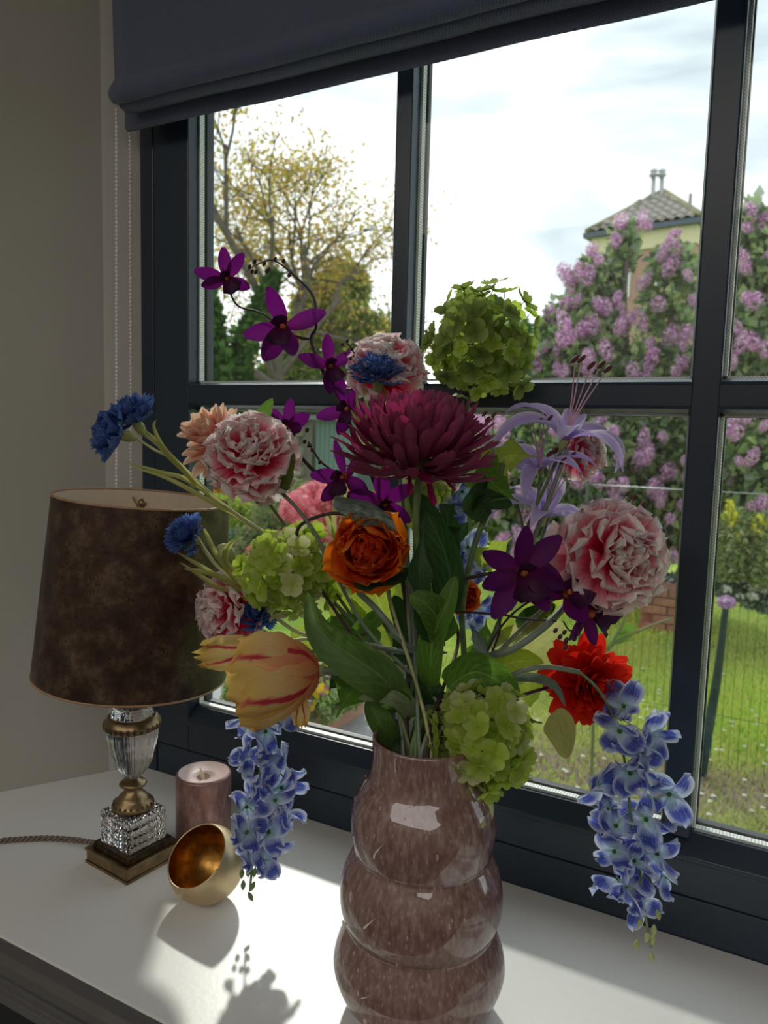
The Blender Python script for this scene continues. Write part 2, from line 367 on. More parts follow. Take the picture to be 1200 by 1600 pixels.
def cloth(name, x0, x1, prof, thick=.0035):
    b = MB(); n = 40
    rows = []
    for (y, z) in prof: rows.append([Vector((x0+(x1-x0)*k/n, y+.0012*math.sin(k*.9+z*30)*(1 if z < 1.2 else .4), z+.0008*math.sin(k*.37+1))) for k in range(n+1)])
    b.grid(rows); o = b.obj(name, M_blind, bl); m = o.modifiers.new('thick', 'SOLIDIFY'); m.thickness = thick; m.offset = 0
    return o
p1 = zy(178, 171, .865); p2 = zy(191, 184, .885); p3 = zy(206, 208, .908); ptop = zy(172, 0, .855)
cloth('front_panel', zy(174, 150, .845).x, .42, [(.852, 1.9), (.850, p1.z+.15), (.852, p1.z+.034), (.847, p1.z+.026), (.842, p1.z+.018), (.839, p1.z+.010), (.842, p1.z+.003), (.850, p1.z), (.866, p1.z+.004), (.868, p1.z+.05)])
cloth('fold', zy(189, 184, .862).x, .41, [(.872, p2.z+.08), (.870, p2.z+.032), (.862, p2.z+.024), (.856, p2.z+.013), (.860, p2.z+.003), (.870, p2.z), (.886, p2.z+.003), (.889, p2.z+.07)])
cloth('hem', p3.x, .40, [(.893, p3.z+.10), (.895, p3.z+.03), (.896, p3.z+.002), (.900, p3.z), (.904, p3.z+.002), (.905, p3.z+.09)], .004)
# bead chains of the blind
M_chain = plain('plastic_chain', (.95, .95, .93), .4)
def chain(px0, px1, y, label, top_py, bot_py):
    a = zy(px0, top_py, y); c = zy(px1, bot_py, y)
    b = MB(); L = (a-c).length; n = int(L/.0062)
    for k in range(n): b.ball(a+(c-a)*(k/n), .0026, 6, 4)
    b.tube([a, c], .0007, 4, spline=False)
    o = b.obj('blind_chain', M_chain); tag(o, label, 'chain', 'bead chains of the blind')
chain(182, 182, .885, 'white bead chain hanging nearest the left wall, left of its pair', 172, 1000)
chain(203, 206, .915, 'white bead chain hanging beside the dark frame, right of its pair', 188, 1000)

# ================================================================== THINGS ON THE SILL
VC = (-.3177, .6821)
def vase_mat():
    m, t, o = newmat('mauve_bubble_glass'); p = N(t, 'ShaderNodeBsdfPrincipled', ins={'Roughness': .05, 'Coat Weight': 1., 'Coat Roughness': .01, 'Coat IOR': 1.9, 'IOR': 1.7, 'Subsurface Weight': .0})
    f = noise(t, 210, 4, sc=(1, 1, .34), rough=.55); g = noise(t, 22, 3, sc=(1, 1, .5))
    c = ramp(t, [(.32, (.26, .125, .110)), (.50, (.42, .245, .215)), (.70, (.66, .48, .43))], f)
    c = mixc(t, math_(t, 'MULTIPLY', g, .5), c, (.46, .28, .26))
    co = N(t, 'ShaderNodeTexCoord'); mp = N(t, 'ShaderNodeMapping', ins={'Scale': (1, 1, .35)}); vo = N(t, 'ShaderNodeTexVoronoi', ins={'Scale': 150.})
    t.links.new(co.outputs['Object'], mp.inputs[0]); t.links.new(mp.outputs[0], vo.inputs['Vector'])
    bub = math_(t, 'LESS_THAN', vo.outputs['Distance'], .16); c = mixc(t, math_(t, 'MULTIPLY', bub, .55), c, (.75, .62, .56))
    t.links.new(c, p.inputs['Base Color'])
    tr = N(t, 'ShaderNodeBsdfTranslucent'); t.links.new(c, tr.inputs[0])
    mx = N(t, 'ShaderNodeMixShader', ins={0: .38}); t.links.new(p.outputs[0], mx.inputs[1]); t.links.new(tr.outputs[0], mx.inputs[2]); t.links.new(mx.outputs[0], o.inputs[0]); return m
M_vase = vase_mat()
M_bubble = plain('bubble_glass', (.50, .32, .27), .08, coat=1.)
vase = thing('vase', (*VC, 0), 'mauve bubble glass vase with three stacked bulges', 'vase')
kp = [(.046, 0), (.062, .004), (.079, .020), (.0885, .044), (.0885, .060), (.083, .078), (.0775, .0905), (.0765, .0945), (.0785, .099), (.083, .112), (.0840, .130), (.081, .148), (.0745, .163), (.0705, .1705), (.0700, .174), (.0715, .179), (.0740, .195), (.0740, .209), (.0705, .226), (.063, .240), (.0575, .250), (.0548, .262), (.0540, .276), (.0545, .290)]
def smoothprof(kp, sub=4):
    q = []
    for i in range(len(kp)-1):
        p0 = kp[max(0, i-1)]; p1 = kp[i]; p2 = kp[i+1]; p3 = kp[min(len(kp)-1, i+2)]
        for k in range(sub):
            t = k/sub; q.append(tuple(.5*(2*p1[j]+(p2[j]-p0[j])*t+(2*p0[j]-5*p1[j]+4*p2[j]-p3[j])*t*t+(3*p1[j]-p0[j]-3*p2[j]+p3[j])*t**3) for j in (0, 1)))
    return q+[kp[-1]]
outer = smoothprof(kp, 3)
inner = [(max(.01, r-.0042), max(z, .006)) for r, z in reversed(outer)]
b = MB(); b.lathe(outer+[(.0538, .2925), (.0520, .2925)]+inner, (*VC, 0), 96, cap=(True, True)); b.obj('body', M_vase, vase)
for k in range(150):
    z = rnd(.02, .25); a = -PI/2+rnd(-1.5, 1.1); r = np.interp(z, [q[1] for q in outer], [q[0] for q in outer])
    s_ = random.choice([.0005, .0006, .0007, .0009, .0012, .0016]) if k > 3 else .003
    c = Vector((VC[0]+(r-.0003)*math.cos(a), VC[1]+(r-.0003)*math.sin(a), z))
    bb = MB(); bb.ball((0, 0, 0), s_, 8, 6, M=T(*c) @ RZ(a) @ Matrix.Diagonal((.5, 1, 2.1, 1))); bb.obj('bubble', M_bubble, vase)

# ---- table lamp
LC = on_z(209, 1342)
lamp = thing('table_lamp', LC, 'crystal and brass table lamp with a dark bronze velvet shade', 'lamp')
base_rot = math.radians(-8)
BM = T(*LC) @ RZ(base_rot+PI/180*2)
def lbox(mb, h, z0, z1): mb.box(-h, h, -h, h, z0, z1, M=BM)
b = MB(); lbox(b, .0455, 0, .004); lbox(b, .044, .004, .018); lbox(b, .0458, .018, .0215); o = b.obj('base_plate', M_brass, lamp, False); bevel(o, .0008)
b = MB(); lbox(b, .0385, .0215, .0245); lbox(b, .0355, .0245, .0265); lbox(b, .037, .0265, .0300); o = b.obj('stepped_plinth', M_brassd, lamp, False); bevel(o, .0008)
for s_ in range(4):
    bb = MB()
    for k in range(22): bb.ball((0, 0, 0), .0014, 6, 4, M=BM @ RZ(s_*PI/2) @ T(-.0357+k*.0034, -.0376, .0258))
    bb.obj('beading', M_brassd, lamp)
b = MB()                                           # cut crystal block: fluted and cross cut faces
H = .0312; rows = []
for z in np.linspace(.0302, .0755, 13):
    cut = 0.0 if int(round((z-.0302)/.00378)) % 3 else -.0012
    if z > .0735: cut = -.004
    ring = []
    per = []
    for s_ in range(4):
        for k in range(24):
            q = -H+2*H*k/24; d = H+.0011*abs(math.sin(PI*(k+.0)/3.0))+cut
            if k == 0: q = -H; d = H-.001+cut
            p = Vector((q*(1+cut*8), -d, z)); ring.append(BM @ RZ(s_*PI/2) @ p)
    rows.append(ring)
b.grid(rows, closed=True); n_ = len(rows[0]); b.f.append(tuple(reversed(range(n_)))); e_ = (len(rows)-1)*n_; b.f.append(tuple(e_+k for k in range(n_)))
b.obj('crystal_block', M_crystal, lamp, False)
b = MB(); b.lathe([(.0280, .0760), (.0285, .080), (.0265, .085), (.022, .088), (.0215, .0895), (.018, .094), (.0125, .099), (.011, .103), (.0105, .106), (.0165, .1075), (.0185, .110), (.0165, .1128), (.011, .114), (.008, .1165), (.006, .118)], LC, 40, cap=(True, True)); b.obj('brass_bell', M_brass, lamp)
b = MB()
for k in range(22): b.ball((0, 0, 0), .0022, 6, 4, M=T(*LC) @ RZ(k*2*PI/22) @ T(.0266, 0, .0825) @ Matrix.Diagonal((.5, 1.2, 1.7, 1)))
b.obj('leaf_band', M_brassd, lamp)
b = MB(); rows = []
up = smoothprof([(.006, .1172), (.011, .121), (.0182, .129), (.025, .141), (.0295, .155), (.0325, .168), (.0342, .182), (.0345, .1895)], 3)
for i, (r, z) in enumerate(up):
    band = 1. if z > .1655 or z < .150 else .965
    rows.append([LC+Vector((r*band*(1-.045*abs(math.cos(9*a))**.6)*math.cos(a), r*band*(1-.045*abs(math.cos(9*a))**.6)*math.sin(a), z)) for a in [2*PI*k/108 for k in range(108)]])
b.grid(rows, closed=True); b.f.append(tuple(reversed(range(108)))); e_ = (len(rows)-1)*108; b.f.append(tuple(e_+k for k in range(108)))
b.obj('crystal_urn', M_crystal, lamp)
b = MB(); b.lathe([(.0348, .1898), (.0372, .1915), (.0385, .1960), (.0375, .1995), (.034, .2045), (.0315, .2075), (.030, .2080), (.0295, .2060), (.0290, .1900)], LC, 48); b.obj('brass_collar', M_brass, lamp)
b = MB()
for k in range(28): b.ball((0, 0, 0), .0025, 6, 4, M=T(*LC) @ RZ(k*2*PI/28) @ T(.0376, 0, .1955) @ Matrix.Diagonal((.5, 1.2, 1.7, 1)))
b.obj('leaf_band', M_brassd, lamp)
b = MB(); rows = []
for (r, z) in smoothprof([(.0295, .2082), (.0255, .217), (.0205, .229), (.0175, .242), (.0165, .258), (.017, .275)], 3):
    rows.append([LC+Vector((r*(1-.06*abs(math.cos(7*a)))*math.cos(a), r*(1-.06*abs(math.cos(7*a)))*math.sin(a), z)) for a in [2*PI*k/84 for k in range(84)]])
b.grid(rows, closed=True); b.f.append(tuple(reversed(range(84)))); e_ = (len(rows)-1)*84; b.f.append(tuple(e_+k for k in range(84)))
b.obj('crystal_neck', M_crystal, lamp)
b = MB(); b.tube([LC+Vector((0, 0, .276)), LC+Vector((0, 0, .36))], .009, 12, spline=False); b.lathe([(.017, .30), (.017, .35)], LC, 20, cap=(True, True)); b.obj('bulb_socket', M_brass, lamp)
def shade_mat():
    m, t, o = newmat('bronze_velvet'); p = N(t, 'ShaderNodeBsdfPrincipled', ins={'Roughness': .42, 'Metallic': .55})
    f = noise(t, 34, 5, rough=.65); g = noise(t, 900, 2, sc=(1, 1, .12)); h = noise(t, 9, 2)
    c = ramp(t, [(.35, (.022, .014, .010)), (.52, (.065, .044, .029)), (.70, (.20, .145, .095))], f)
    c = mixc(t, math_(t, 'MULTIPLY', h, .35), c, (.13, .055, .035))
    sp = noise(t, 240, 3, sc=(1, 1, .8)); dk = math_(t, 'LESS_THAN', sp, .34); c = mixc(t, math_(t, 'MULTIPLY', dk, .85), c, (.02, .016, .014))
    t.links.new(c, p.inputs['Base Color']); t.links.new(bump(t, math_(t, 'ADD', g, sp), .5, .0006), p.inputs['Normal'])
    t.links.new(p.outputs[0], o.inputs[0]); return m
M_shade = shade_mat()
tiltaxis = D(0, 0, 1)
piv = LC+Vector((0, 0, .27))
TL = T(*piv) @ Matrix.Rotation(math.radians(-4.0), 4, tiltaxis) @ T(*(-piv))
SH = TL @ T(*LC)
zb, zt, rb, rt = .266, .503, .1255, .1115
b = MB(); b.lathe([(rb+(rt-rb)*k/10, zb+(zt-zb)*k/10) for k in range(11)], n=80, M=SH); b.obj('lamp_shade', M_shade, lamp)
b = MB(); b.lathe([(rb-.0015+(rt-rb)*k/10, zb+(zt-zb)*k/10) for k in reversed(range(11))], n=80, M=SH); b.obj('shade_lining', M_lining, lamp)
for (r, z) in ((rb-.0006, zb), (rt-.0006, zt)):
    b = MB(); b.tube([SH @ Vector((r*math.cos(a), r*math.sin(a), z)) for a in [2*PI*k/80 for k in range(81)]], .0016, 6, spline=False); b.obj('shade_rim', M_shrim, lamp)
b = MB()
for k in range(3): b.tube([SH @ Vector((0, 0, zt-.02)), SH @ Vector((.111*math.cos(k*2.1+.4), .111*math.sin(k*2.1+.4), zt-.012))], .0016, 6, spline=False)
b.tube([SH @ Vector((0, 0, .35)), SH @ Vector((0, 0, zt-.01))], .003, 8, spline=False); b.ball(SH @ Vector((0, 0, zt-.006)), .006)
b.obj('shade_carrier', M_brass, lamp)
b = MB(); pts = [on_z(150, 1318, .006), on_z(120, 1313, .005), on_z(80, 1310, .004), on_z(40, 1311, .004), on_z(0, 1314, .004), on_z(-60, 1322, .004)]
b0 = MB(); path = b0.tube(pts, .001, 4, sub=24)
for ph in (0, PI):
    q = []
    for i, p in enumerate(path):
        d = (path[min(i+1, len(path)-1)]-path[max(0, i-1)]).normalized(); sd_ = d.cross(Vector((0, 0, 1))).normalized(); a = i*.62+ph
        q.append(p+(sd_*math.cos(a)+Vector((0, 0, 1))*math.sin(a))*.0023)
    b.tube(q, .0021, 6, spline=False)
b.obj('twisted_cord', M_cord, lamp)

# ---- candle
cc = on_z(318, 1306)
cc = Vector((cc.x, cc.y, 0))
def candle_mat():
    m, t, o = newmat('rose_metallic_wax'); p = N(t, 'ShaderNodeBsdfPrincipled', ins={'Roughness': .36, 'Metallic': .45})
    f = noise(t, 60, 5, sc=(1, 1, .5), rough=.7)
    t.links.new(ramp(t, [(.35, (.24, .12, .11)), (.55, (.38, .22, .20)), (.7, (.55, .36, .33))], f), p.inputs['Base Color']); t.links.new(bump(t, f, .6, .0012), p.inputs['Normal']); t.links.new(p.outputs[0], o.inputs[0]); return m
M_wax = candle_mat(); M_waxin = plain('pale_pink_wax', (.72, .52, .48), .45, var=.05, scale=80, bmp=.3)
can = thing('pillar_candle', cc, 'rose metallic pillar candle with a pale flame tab in its hollow top', 'candle')
b = MB(); b.lathe([(.036, 0), (.0395, .003), (.0395, .05), (.0397, .095), (.0385, .0975), (.036, .0985)], cc, 56, cap=(True, False)); b.obj('wax_body', M_wax, can)
b = MB(); b.lathe([(.0362, .0985), (.030, .0955), (.020, .0925), (.0115, .0910), (.0108, .0895), (.0108, .082), (0.0005, .082)], cc, 48); b.obj('sunken_top', M_waxin, can)
M_ring = plain('grey_plastic_ring', (.35, .33, .33), .4); M_flame = plain('ivory_flame', (.80, .66, .45), .4)
b = MB(); b.tube([cc+Vector((.0104*math.cos(a), .0104*math.sin(a), .0905)) for a in [2*PI*k/24 for k in range(25)]], .0009, 6, spline=False); b.obj('socket_ring', M_ring, can)
b = MB(); b.lathe([(.001, 0), (.0035, .003), (.0042, .007), (.003, .014), (.0012, .020), (.0002, .024)], n=12, M=T(cc.x, cc.y, .083) @ RX(.12) @ RY(-.18) @ Matrix.Diagonal((1, .5, 1, 1))); b.obj('flame_tab', M_flame, can)

# ---- gold bowl tealight holder
BR = .0475; bc = Vector((-.6295, .7055, BR))
bowl = thing('tealight_holder', (bc.x, bc.y, 0), 'round matt gold tealight holder with slanted opening and copper gold inside', 'candle holder')
nrm = D(-.38, .70, .60); FM = frame(bc, nrm)
th0 = math.asin(.865)                              # angle of the rim from the opening axis
def sph(r, n0=22, flip=False):
    pr = [(r*math.sin(th0+(PI-th0)*k/n0), r*math.cos(th0+(PI-th0)*k/n0)) for k in range(n0+1)]
    pr[-1] = (.0002, pr[-1][1]); return pr if not flip else list(reversed(pr))
b = MB(); b.lathe(sph(BR), n=64, M=FM); b.obj('shell', M_gold, bowl)
b = MB(); b.lathe(sph(BR-.0014, flip=True), n=64, M=FM); b.obj('lining', M_goldin, bowl)
b = MB(); r_ = BR-.0007; b.tube([FM @ Vector((r_*math.sin(th0)*math.cos(a), r_*math.sin(th0)*math.sin(a), r_*math.cos(th0))) for a in [2*PI*k/64 for k in range(65)]], .0010, 6, spline=False); b.obj('rim', M_gold, bowl)
# ================================================================== FLOWERS
MOUTH = Vector((VC[0], VC[1], .292))
def petal(name, L, Wd, shape, bend=0., cup=0., ruf=0., freq=3., nu=7, nv=4, notch=0., nfreq=5., ph=0., twist=0., bend0=0., mat=None):
    b = MB(); rows = []; uvs = []; y = 0.; z = 0.; st = L/nu
    for i in range(nu+1):
        u = i/nu; th = bend0+bend*u
        if i: y += math.cos(th)*st; z += math.sin(th)*st
        w = Wd/2*shape(u); row = []; uv = []
        for j in range(nv+1):
            v = -1+2*j/nv; ex = 0.
            if notch: ex = -notch*L*u**4*(abs(math.sin(nfreq*v+ph))+.6*v*v)
            zz = cup*w*v*v+ruf*L*u**1.5*math.sin(freq*v*PI+ph+u*1.5)*.5
            x = v*w
            a = twist*u; xr = x*math.cos(a)-zz*math.sin(a); zr = x*math.sin(a)+zz*math.cos(a)
            row.append((xr, y+ex*math.cos(th)-zr*math.sin(th), z+ex*math.sin(th)+zr*math.cos(th))); uv.append((j/nv, u))
        rows.append(row); uvs.append(uv)
    b.grid(rows, uvs); return b.mesh(name, mat)
def oval(p=.5, base=.25): return lambda u: (base*(1-u)+(1-base*(1-u))*math.sin(PI*min(1, u*.92+.04))**p) if u < 1 else .22
def spat(u): return (.18+.82*min(1, (u*1.15))**1.2)*(1 if u < .86 else math.sqrt(max(.1, 1-((u-.86)/.14)**2*.75)))
def strap(u): return (.50+.50*u**.7)*(1 if u < .84 else math.sqrt(max(.06, 1-((u-.84)/.16)**2)))
def lance(u): return max(.03, math.sin(PI*(u**.75))**.9)
def leafw(pts, Wd, kind='plain', fold=.25, roll=0., nu=16, name='leaf', mat=None, parent=None, wave=0.):
    """leaf mesh laid along world points; its face looks towards the viewer side, rolled about the midrib"""
    pts = [Vector(p) for p in pts]; tmp = MB(); path = tmp.tube(pts, .0001, 3, cap=False, sub=max(2, nu//(len(pts)-1))) if len(pts) > 2 else [pts[0].lerp(pts[1], k/nu) for k in range(nu+1)]
    n = len(path)-1; b = MB(); rows = []; uvs = []
    for i, p in enumerate(path):
        u = i/n; d = (path[min(i+1, n)]-path[max(i-1, 0)]).normalized(); tocam = (Vector(CAM)-p).normalized()
        a = d.cross(tocam).normalized(); nn = a.cross(d).normalized(); q = Matrix.Rotation(roll, 3, d); a = q @ a; nn = q @ nn
        if kind == 'plain': w = math.sin(PI*u**.8)**.8
        elif kind == 'tulip': w = (math.sin(PI*min(1, u*.9+.1))**.9)*(1-.25*u)
        elif kind == 'serrate': w = math.sin(PI*u**.72)**.75*(1-.12*((u*13) % 1.))
        elif kind == 'lobed':
            w = max(.04, (1.0*math.exp(-((u-.28)/.17)**2)+.72*math.exp(-((u-.62)/.12)**2)+.12*(1-u)))*(1-.18*((u*11) % 1.))
            if u > .97: w = .02
        elif kind == 'ovate': w = math.sin(PI*u**.6)**.62*(1-.05*((u*15) % 1.))
        else: w = 1-.6*u
        w = max(w, .015)*Wd/2; row = []; uv = []
        for j in range(7):
            v = -1+j/3.; back = d*(-abs(v)*w*.35 if kind in ('lobed', 'serrate') else 0)
            zz = fold*w*abs(v)**1.3+wave*w*math.sin(u*15+v*1.5)*abs(v)
            row.append(p+a*(v*w)+nn*zz+back); uv.append(((v+1)/2, u))
        rows.append(row); uvs.append(uv)
    b.grid(rows, uvs); return b.obj(name, mat, parent)
def stem(parent, pts, r=.0022, mat=None, name='stem', n=7):
    b = MB(); rad = [r]*len(pts) if not hasattr(r, '__len__') else r; b.tube(pts, rad, n, sub=6); return b.obj(name, mat or M_stem, parent)
_k = [0]
def mouth(dx=None, dy=None):                      # a place within the vase mouth and one inside the vase
    _k[0] += 1; a = _k[0]*2.4; r = .012+.025*((_k[0]*.618) % 1)
    return [Vector((VC[0]-math.cos(a)*r*.6, VC[1]-math.sin(a)*r*.6, .10)), Vector((VC[0]+math.cos(a)*r, VC[1]+math.sin(a)*r, .285))]
def spread(parent, F, meshes, rings, name='petal', jit=.1):
    """rings: (count, radius, height, elevation, scale)"""
    for ri, (n, r0, z0, el, s) in enumerate(rings):
        off = ri*1.3+rnd(0, .6)
        for k in range(n):
            a = off+2*PI*k/n+rnd(-jit, jit)
            M = F @ RZ(a) @ T(0, r0, z0) @ RX(el+rnd(-jit, jit)) @ RY(rnd(-jit, jit)*1.5) @ SC(s*rnd(.92, 1.08))
            put(name, random.choice(meshes), parent, M)

# --- petal colours
m_mum = petal_mat('burgundy_petal', [(0, (.10, .004, .03)), (.6, (.20, .008, .065)), (1, (.30, .02, .11))], .35, back=(.27, .06, .125), tcol=(.60, .01, .16))
m_carn = petal_mat('pink_white_petal', [(0, (.84, .03, .13)), (.50, (.90, .12, .25)), (.74, (.92, .46, .54)), (.88, (.93, .80, .79)), (1, (.95, .92, .89))], .52, jitter=.14)
m_peach = petal_mat('peach_petal', [(0, (.85, .18, .16)), (.5, (.90, .42, .34)), (1, (.92, .70, .50))], .5, edge=((.95, .80, .62), .38, 8.))
m_orange = petal_mat('orange_petal', [(0, (.38, .012, .005)), (.6, (.60, .035, .008)), (.85, (.86, .16, .012)), (1, (.95, .34, .03))], .5, tcol=(1, .28, .01))
m_deepred = petal_mat('deep_red_orange_petal', [(0, (.30, .006, .004)), (.6, (.50, .02, .008)), (1, (.66, .06, .01))], .45, tcol=(.8, .06, .01))
m_red = petal_mat('red_petal', [(0, (.45, .006, .004)), (.6, (.74, .015, .01)), (1, (.85, .05, .02))], .45, tcol=(.8, .025, .01), veins=.3, vein_col=(.45, .005, .005))
m_tulip = petal_mat('tulip_petal', [(0, (.84, .30, .14)), (.22, (.90, .52, .20)), (.55, (.88, .72, .32)), (1, (.82, .58, .12))], .42, veins=.25, vein_col=(.88, .42, .20), streaks=((.62, .05, .09), 3.2))
m_tulip2 = petal_mat('tulip_flamed_petal', [(0, (.75, .15, .12)), (.5, (.88, .45, .22)), (1, (.90, .60, .22))], .42, veins=.4, vein_col=(.85, .25, .18), streaks=((.62, .05, .09), 3.2))
m_hyd = petal_mat('lime_floret_petal', [(0, (.35, .52, .04)), (.5, (.46, .56, .09)), (1, (.56, .62, .22))], .5, tcol=(.62, .85, .06), veins=.25, vein_col=(.62, .66, .30))
m_hydp = petal_mat('pale_lime_floret_petal', [(0, (.50, .62, .10)), (.6, (.62, .66, .28)), (1, (.72, .72, .48))], .5, veins=.2, vein_col=(.7, .74, .45))
m_corn = petal_mat('cornflower_petal', [(0, (.03, .05, .22)), (.6, (.055, .12, .42)), (1, (.16, .28, .66))], .4, veins=.3, vein_col=(.03, .05, .25))
m_orchid = petal_mat('violet_orchid_petal', [(0, (.16, .008, .09)), (.5, (.085, .005, .10)), (1, (.065, .004, .09))], .40, tcol=(.30, .008, .30), veins=.35, vein_col=(.05, .003, .07))
m_olip = petal_mat('dark_orchid_lip', [(0, (.30, .03, .03)), (.3, (.09, .006, .06)), (1, (.035, .004, .04))], .25)
m_lily = petal_mat('lilac_petal', [(0, (.48, .36, .68)), (.5, (.58, .44, .86)), (1, (.68, .56, .92))], .5, veins=.45, vein_col=(.30, .16, .66), edge=((.80, .72, .92), .40, 8.))
m_delph = petal_mat('blue_white_petal', [(0, (.38, .66, .50)), (.22, (.50, .62, .80)), (.5, (.04, .05, .36)), (.76, (.07, .11, .50)), (.90, (.46, .54, .80)), (1, (.72, .78, .88))], .42, veins=.45, vein_col=(.62, .70, .90), edge=((.66, .73, .88), .38, 8.), jitter=.1)
m_leafd = leaf_mat('dark_green_leaf', (.012, .045, .014), (.035, .10, .022), (.08, .16, .05), .25)
m_leafm = leaf_mat('mid_green_leaf', (.055, .145, .018), (.14, .28, .035), (.25, .38, .08), .42)
m_leafy = leaf_mat('lime_leaf', (.26, .36, .03), (.40, .50, .06), (.55, .62, .18), .5)
m_leafp = leaf_mat('pale_yellow_leaf', (.34, .36, .09), (.52, .52, .20), (.30, .30, .08), .5)
m_leafg = leaf_mat('grey_green_leaf', (.055, .09, .065), (.20, .26, .22), (.24, .30, .24), .2)
m_tleaf = leaf_mat('tulip_leaf_green', (.07, .15, .03), (.12, .22, .05), (.17, .27, .09), .38, .35)
M_fil = plain('pink_filament', (.62, .36, .48), .5); M_anth = plain('dark_anther', (.09, .02, .02), .6)
M_eye = plain('green_eye', (.03, .10, .03), .6); M_oc = plain('orchid_column', (.55, .16, .03), .5)
M_stam = plain('yellow_stamen', (.7, .42, .05), .6)

def flower(name, label, cat, group=None):
    return thing(name, (VC[0], VC[1], .1), label, cat, group)

# ---- chrysanthemum -------------------------------------------------------
mum_s = [petal('petal', .066, .0118, strap, bend=bn, cup=.42, nu=10, nv=4, bend0=b0, mat=m_mum, twist=tw) for bn, b0, tw in ((1.2, -.2, .1), (.9, -.1, -.2), (1.6, -.4, .15), (.6, 0, 0.))]
ch = flower('chrysanthemum', 'large burgundy chrysanthemum on a thick stem, biggest bloom of the bouquet', 'flower')
hc = P(652, 738, .785); ax = D(.06, 1, .05); F = frame(hc, ax)
rings = [(18, .008, .004, -.42, 1.10), (22, .012, .008, -.22, 1.14), (24, .015, .013, -.04, 1.12), (26, .018, .018, .12, 1.04), (27, .021, .022, .28, .96), (27, .023, .026, .46, .88), (26, .024, .030, .64, .80), (24, .023, .034, .82, .74), (20, .020, .038, 1.0, .68), (16, .015, .042, 1.16, .64), (12, .010, .044, 1.3, .60), (8, .005, .046, 1.42, .56), (4, .002, .047, 1.52, .52)]
spread(ch, F, mum_s, rings, jit=.09)
for px, py, ex, ey, s in ((668, 735, 672, 790, .68), (640, 738, 640, 770, .5), (690, 735, 700, 765, .5)):
    d = (P(ex, ey, .76)-P(px, py, .77)).normalized(); q = d.to_track_quat('Y', 'Z').to_matrix().to_4x4(); q.translation = P(px, py, .77); put('petal', mum_s[3], ch, q @ SC(s))
b = MB(); b.lathe([(.005, -.008), (.012, -.003), (.015, .006), (.012, .016)], n=16, M=F); b.obj('calyx', M_stem, ch)
mo = mouth(); stem(ch, [mo[0], mo[1], P(668, 1060, .86), P(657, 930, .82), P(650, 820, .80), P(655, 745, .785)], [.0042]*6, M_stem)
leafw([P(690, 1010, .80), P(665, 950, .79), P(655, 880, .785), P(668, 800, .80)], .040, 'lobed', mat=m_leafd, parent=ch, roll=.3)
leafw([P(700, 960, .81), P(700, 880, .80), P(665, 800, .80), P(640, 770, .82)], .040, 'ovate', mat=m_leafd, parent=ch, roll=-.5)
leafw([P(700, 1000, .80), P(672, 950, .78), P(640, 930, .78)], .034, 'ovate', mat=m_leafm, parent=ch, roll=.2)
leafw([P(672, 1075, .81), P(676, 1000, .79), P(700, 940, .78), P(712, 900, .78)], .030, 'ovate', mat=m_leafm, parent=ch, roll=-.4)

# ---- carnations -----------------------------------------------------------
carn_s = [petal('petal', .027, wd, spat, bend=bn, cup=cu, ruf=.17, freq=fr, nu=8, nv=14, notch=.07, nfreq=9.+k, ph=k*1.3, mat=m_carn) for k, (wd, bn, cu, fr) in enumerate(((.034, .5, .1, 1.7), (.030, -.2, .3, 2.1), (.036, .8, -.1, 1.5), (.028, .2, .2, 2.4)))]
def carnation(c, ax, s, label, stempts, grp='pink and white carnations', mat=M_stemgrey):
    t = flower('carnation', label, 'flower', grp); F = frame(c, ax)
    spread(t, F @ SC(s), carn_s, [(9, .003, -.004, -.25, 1.0), (10, .004, 0, .05, 1.02), (10, .004, .003, .35, .98), (9, .004, .006, .65, .92), (8, .003, .008, .92, .85), (7, .002, .009, 1.15, .78), (5, .001, .010, 1.4, .66)], jit=.22)
    b = MB(); b.lathe([(.0025, -.020), (.005, -.018), (.0062, -.008), (.0065, .002)], n=14, M=F @ SC(s)); b.obj('calyx', mat, t)
    stem(t, stempts+[F @ Vector((0, 0, -.018*s))], .0021, mat); return t
mo = mouth()
carnation(P(604, 590, .90), D(-.05, .75, .65), 1.62, 'pink and white carnation behind the blue cornflower, above the big burgundy bloom', mo+[P(640, 900, .9), P(620, 700, .92)])
mo = mouth()
c2 = carnation(P(395, 722, .84), D(-.05, .50, .85), 1.72, 'large pink and white carnation at upper left, in front of the peach dahlia', mo+[P(570, 980, .86), P(490, 830, .84), P(435, 765, .84)])
leafw([P(398, 690, .85), P(408, 655, .84), P(426, 622, .84)], .024, 'serrate', mat=m_leafm, parent=c2)
leafw([P(432, 765, .83), P(443, 738, .83), P(460, 708, .83)], .026, 'serrate', mat=m_leafm, parent=c2, roll=.3)
leafw([P(425, 765, .85), P(408, 768, .85), P(392, 745, .85)], .030, 'serrate', mat=m_leafd, parent=c2, roll=-.2)
mo = mouth()
carnation(P(376, 950, .93), D(-.75, -.10, .60), 1.72, 'pink and white carnation low on the left, tucked above the yellow tulip', mo+[P(600, 1030, .9), P(500, 970, .92), P(440, 945, .92)])
mo = mouth()
carnation(P(945, 868, .81), D(.30, .05, .95), 2.05, 'large pale pink and white carnation on the right side of the bouquet', mo+[P(770, 1030, .85), P(850, 950, .85), P(900, 905, .85)])
mo = mouth()
carnation(P(900, 708, .95), D(.80, .15, .45), 1.2, 'small deep pink carnation peeking out behind the lilac lily', mo+[P(800, 950, .93), P(860, 800, .95)])

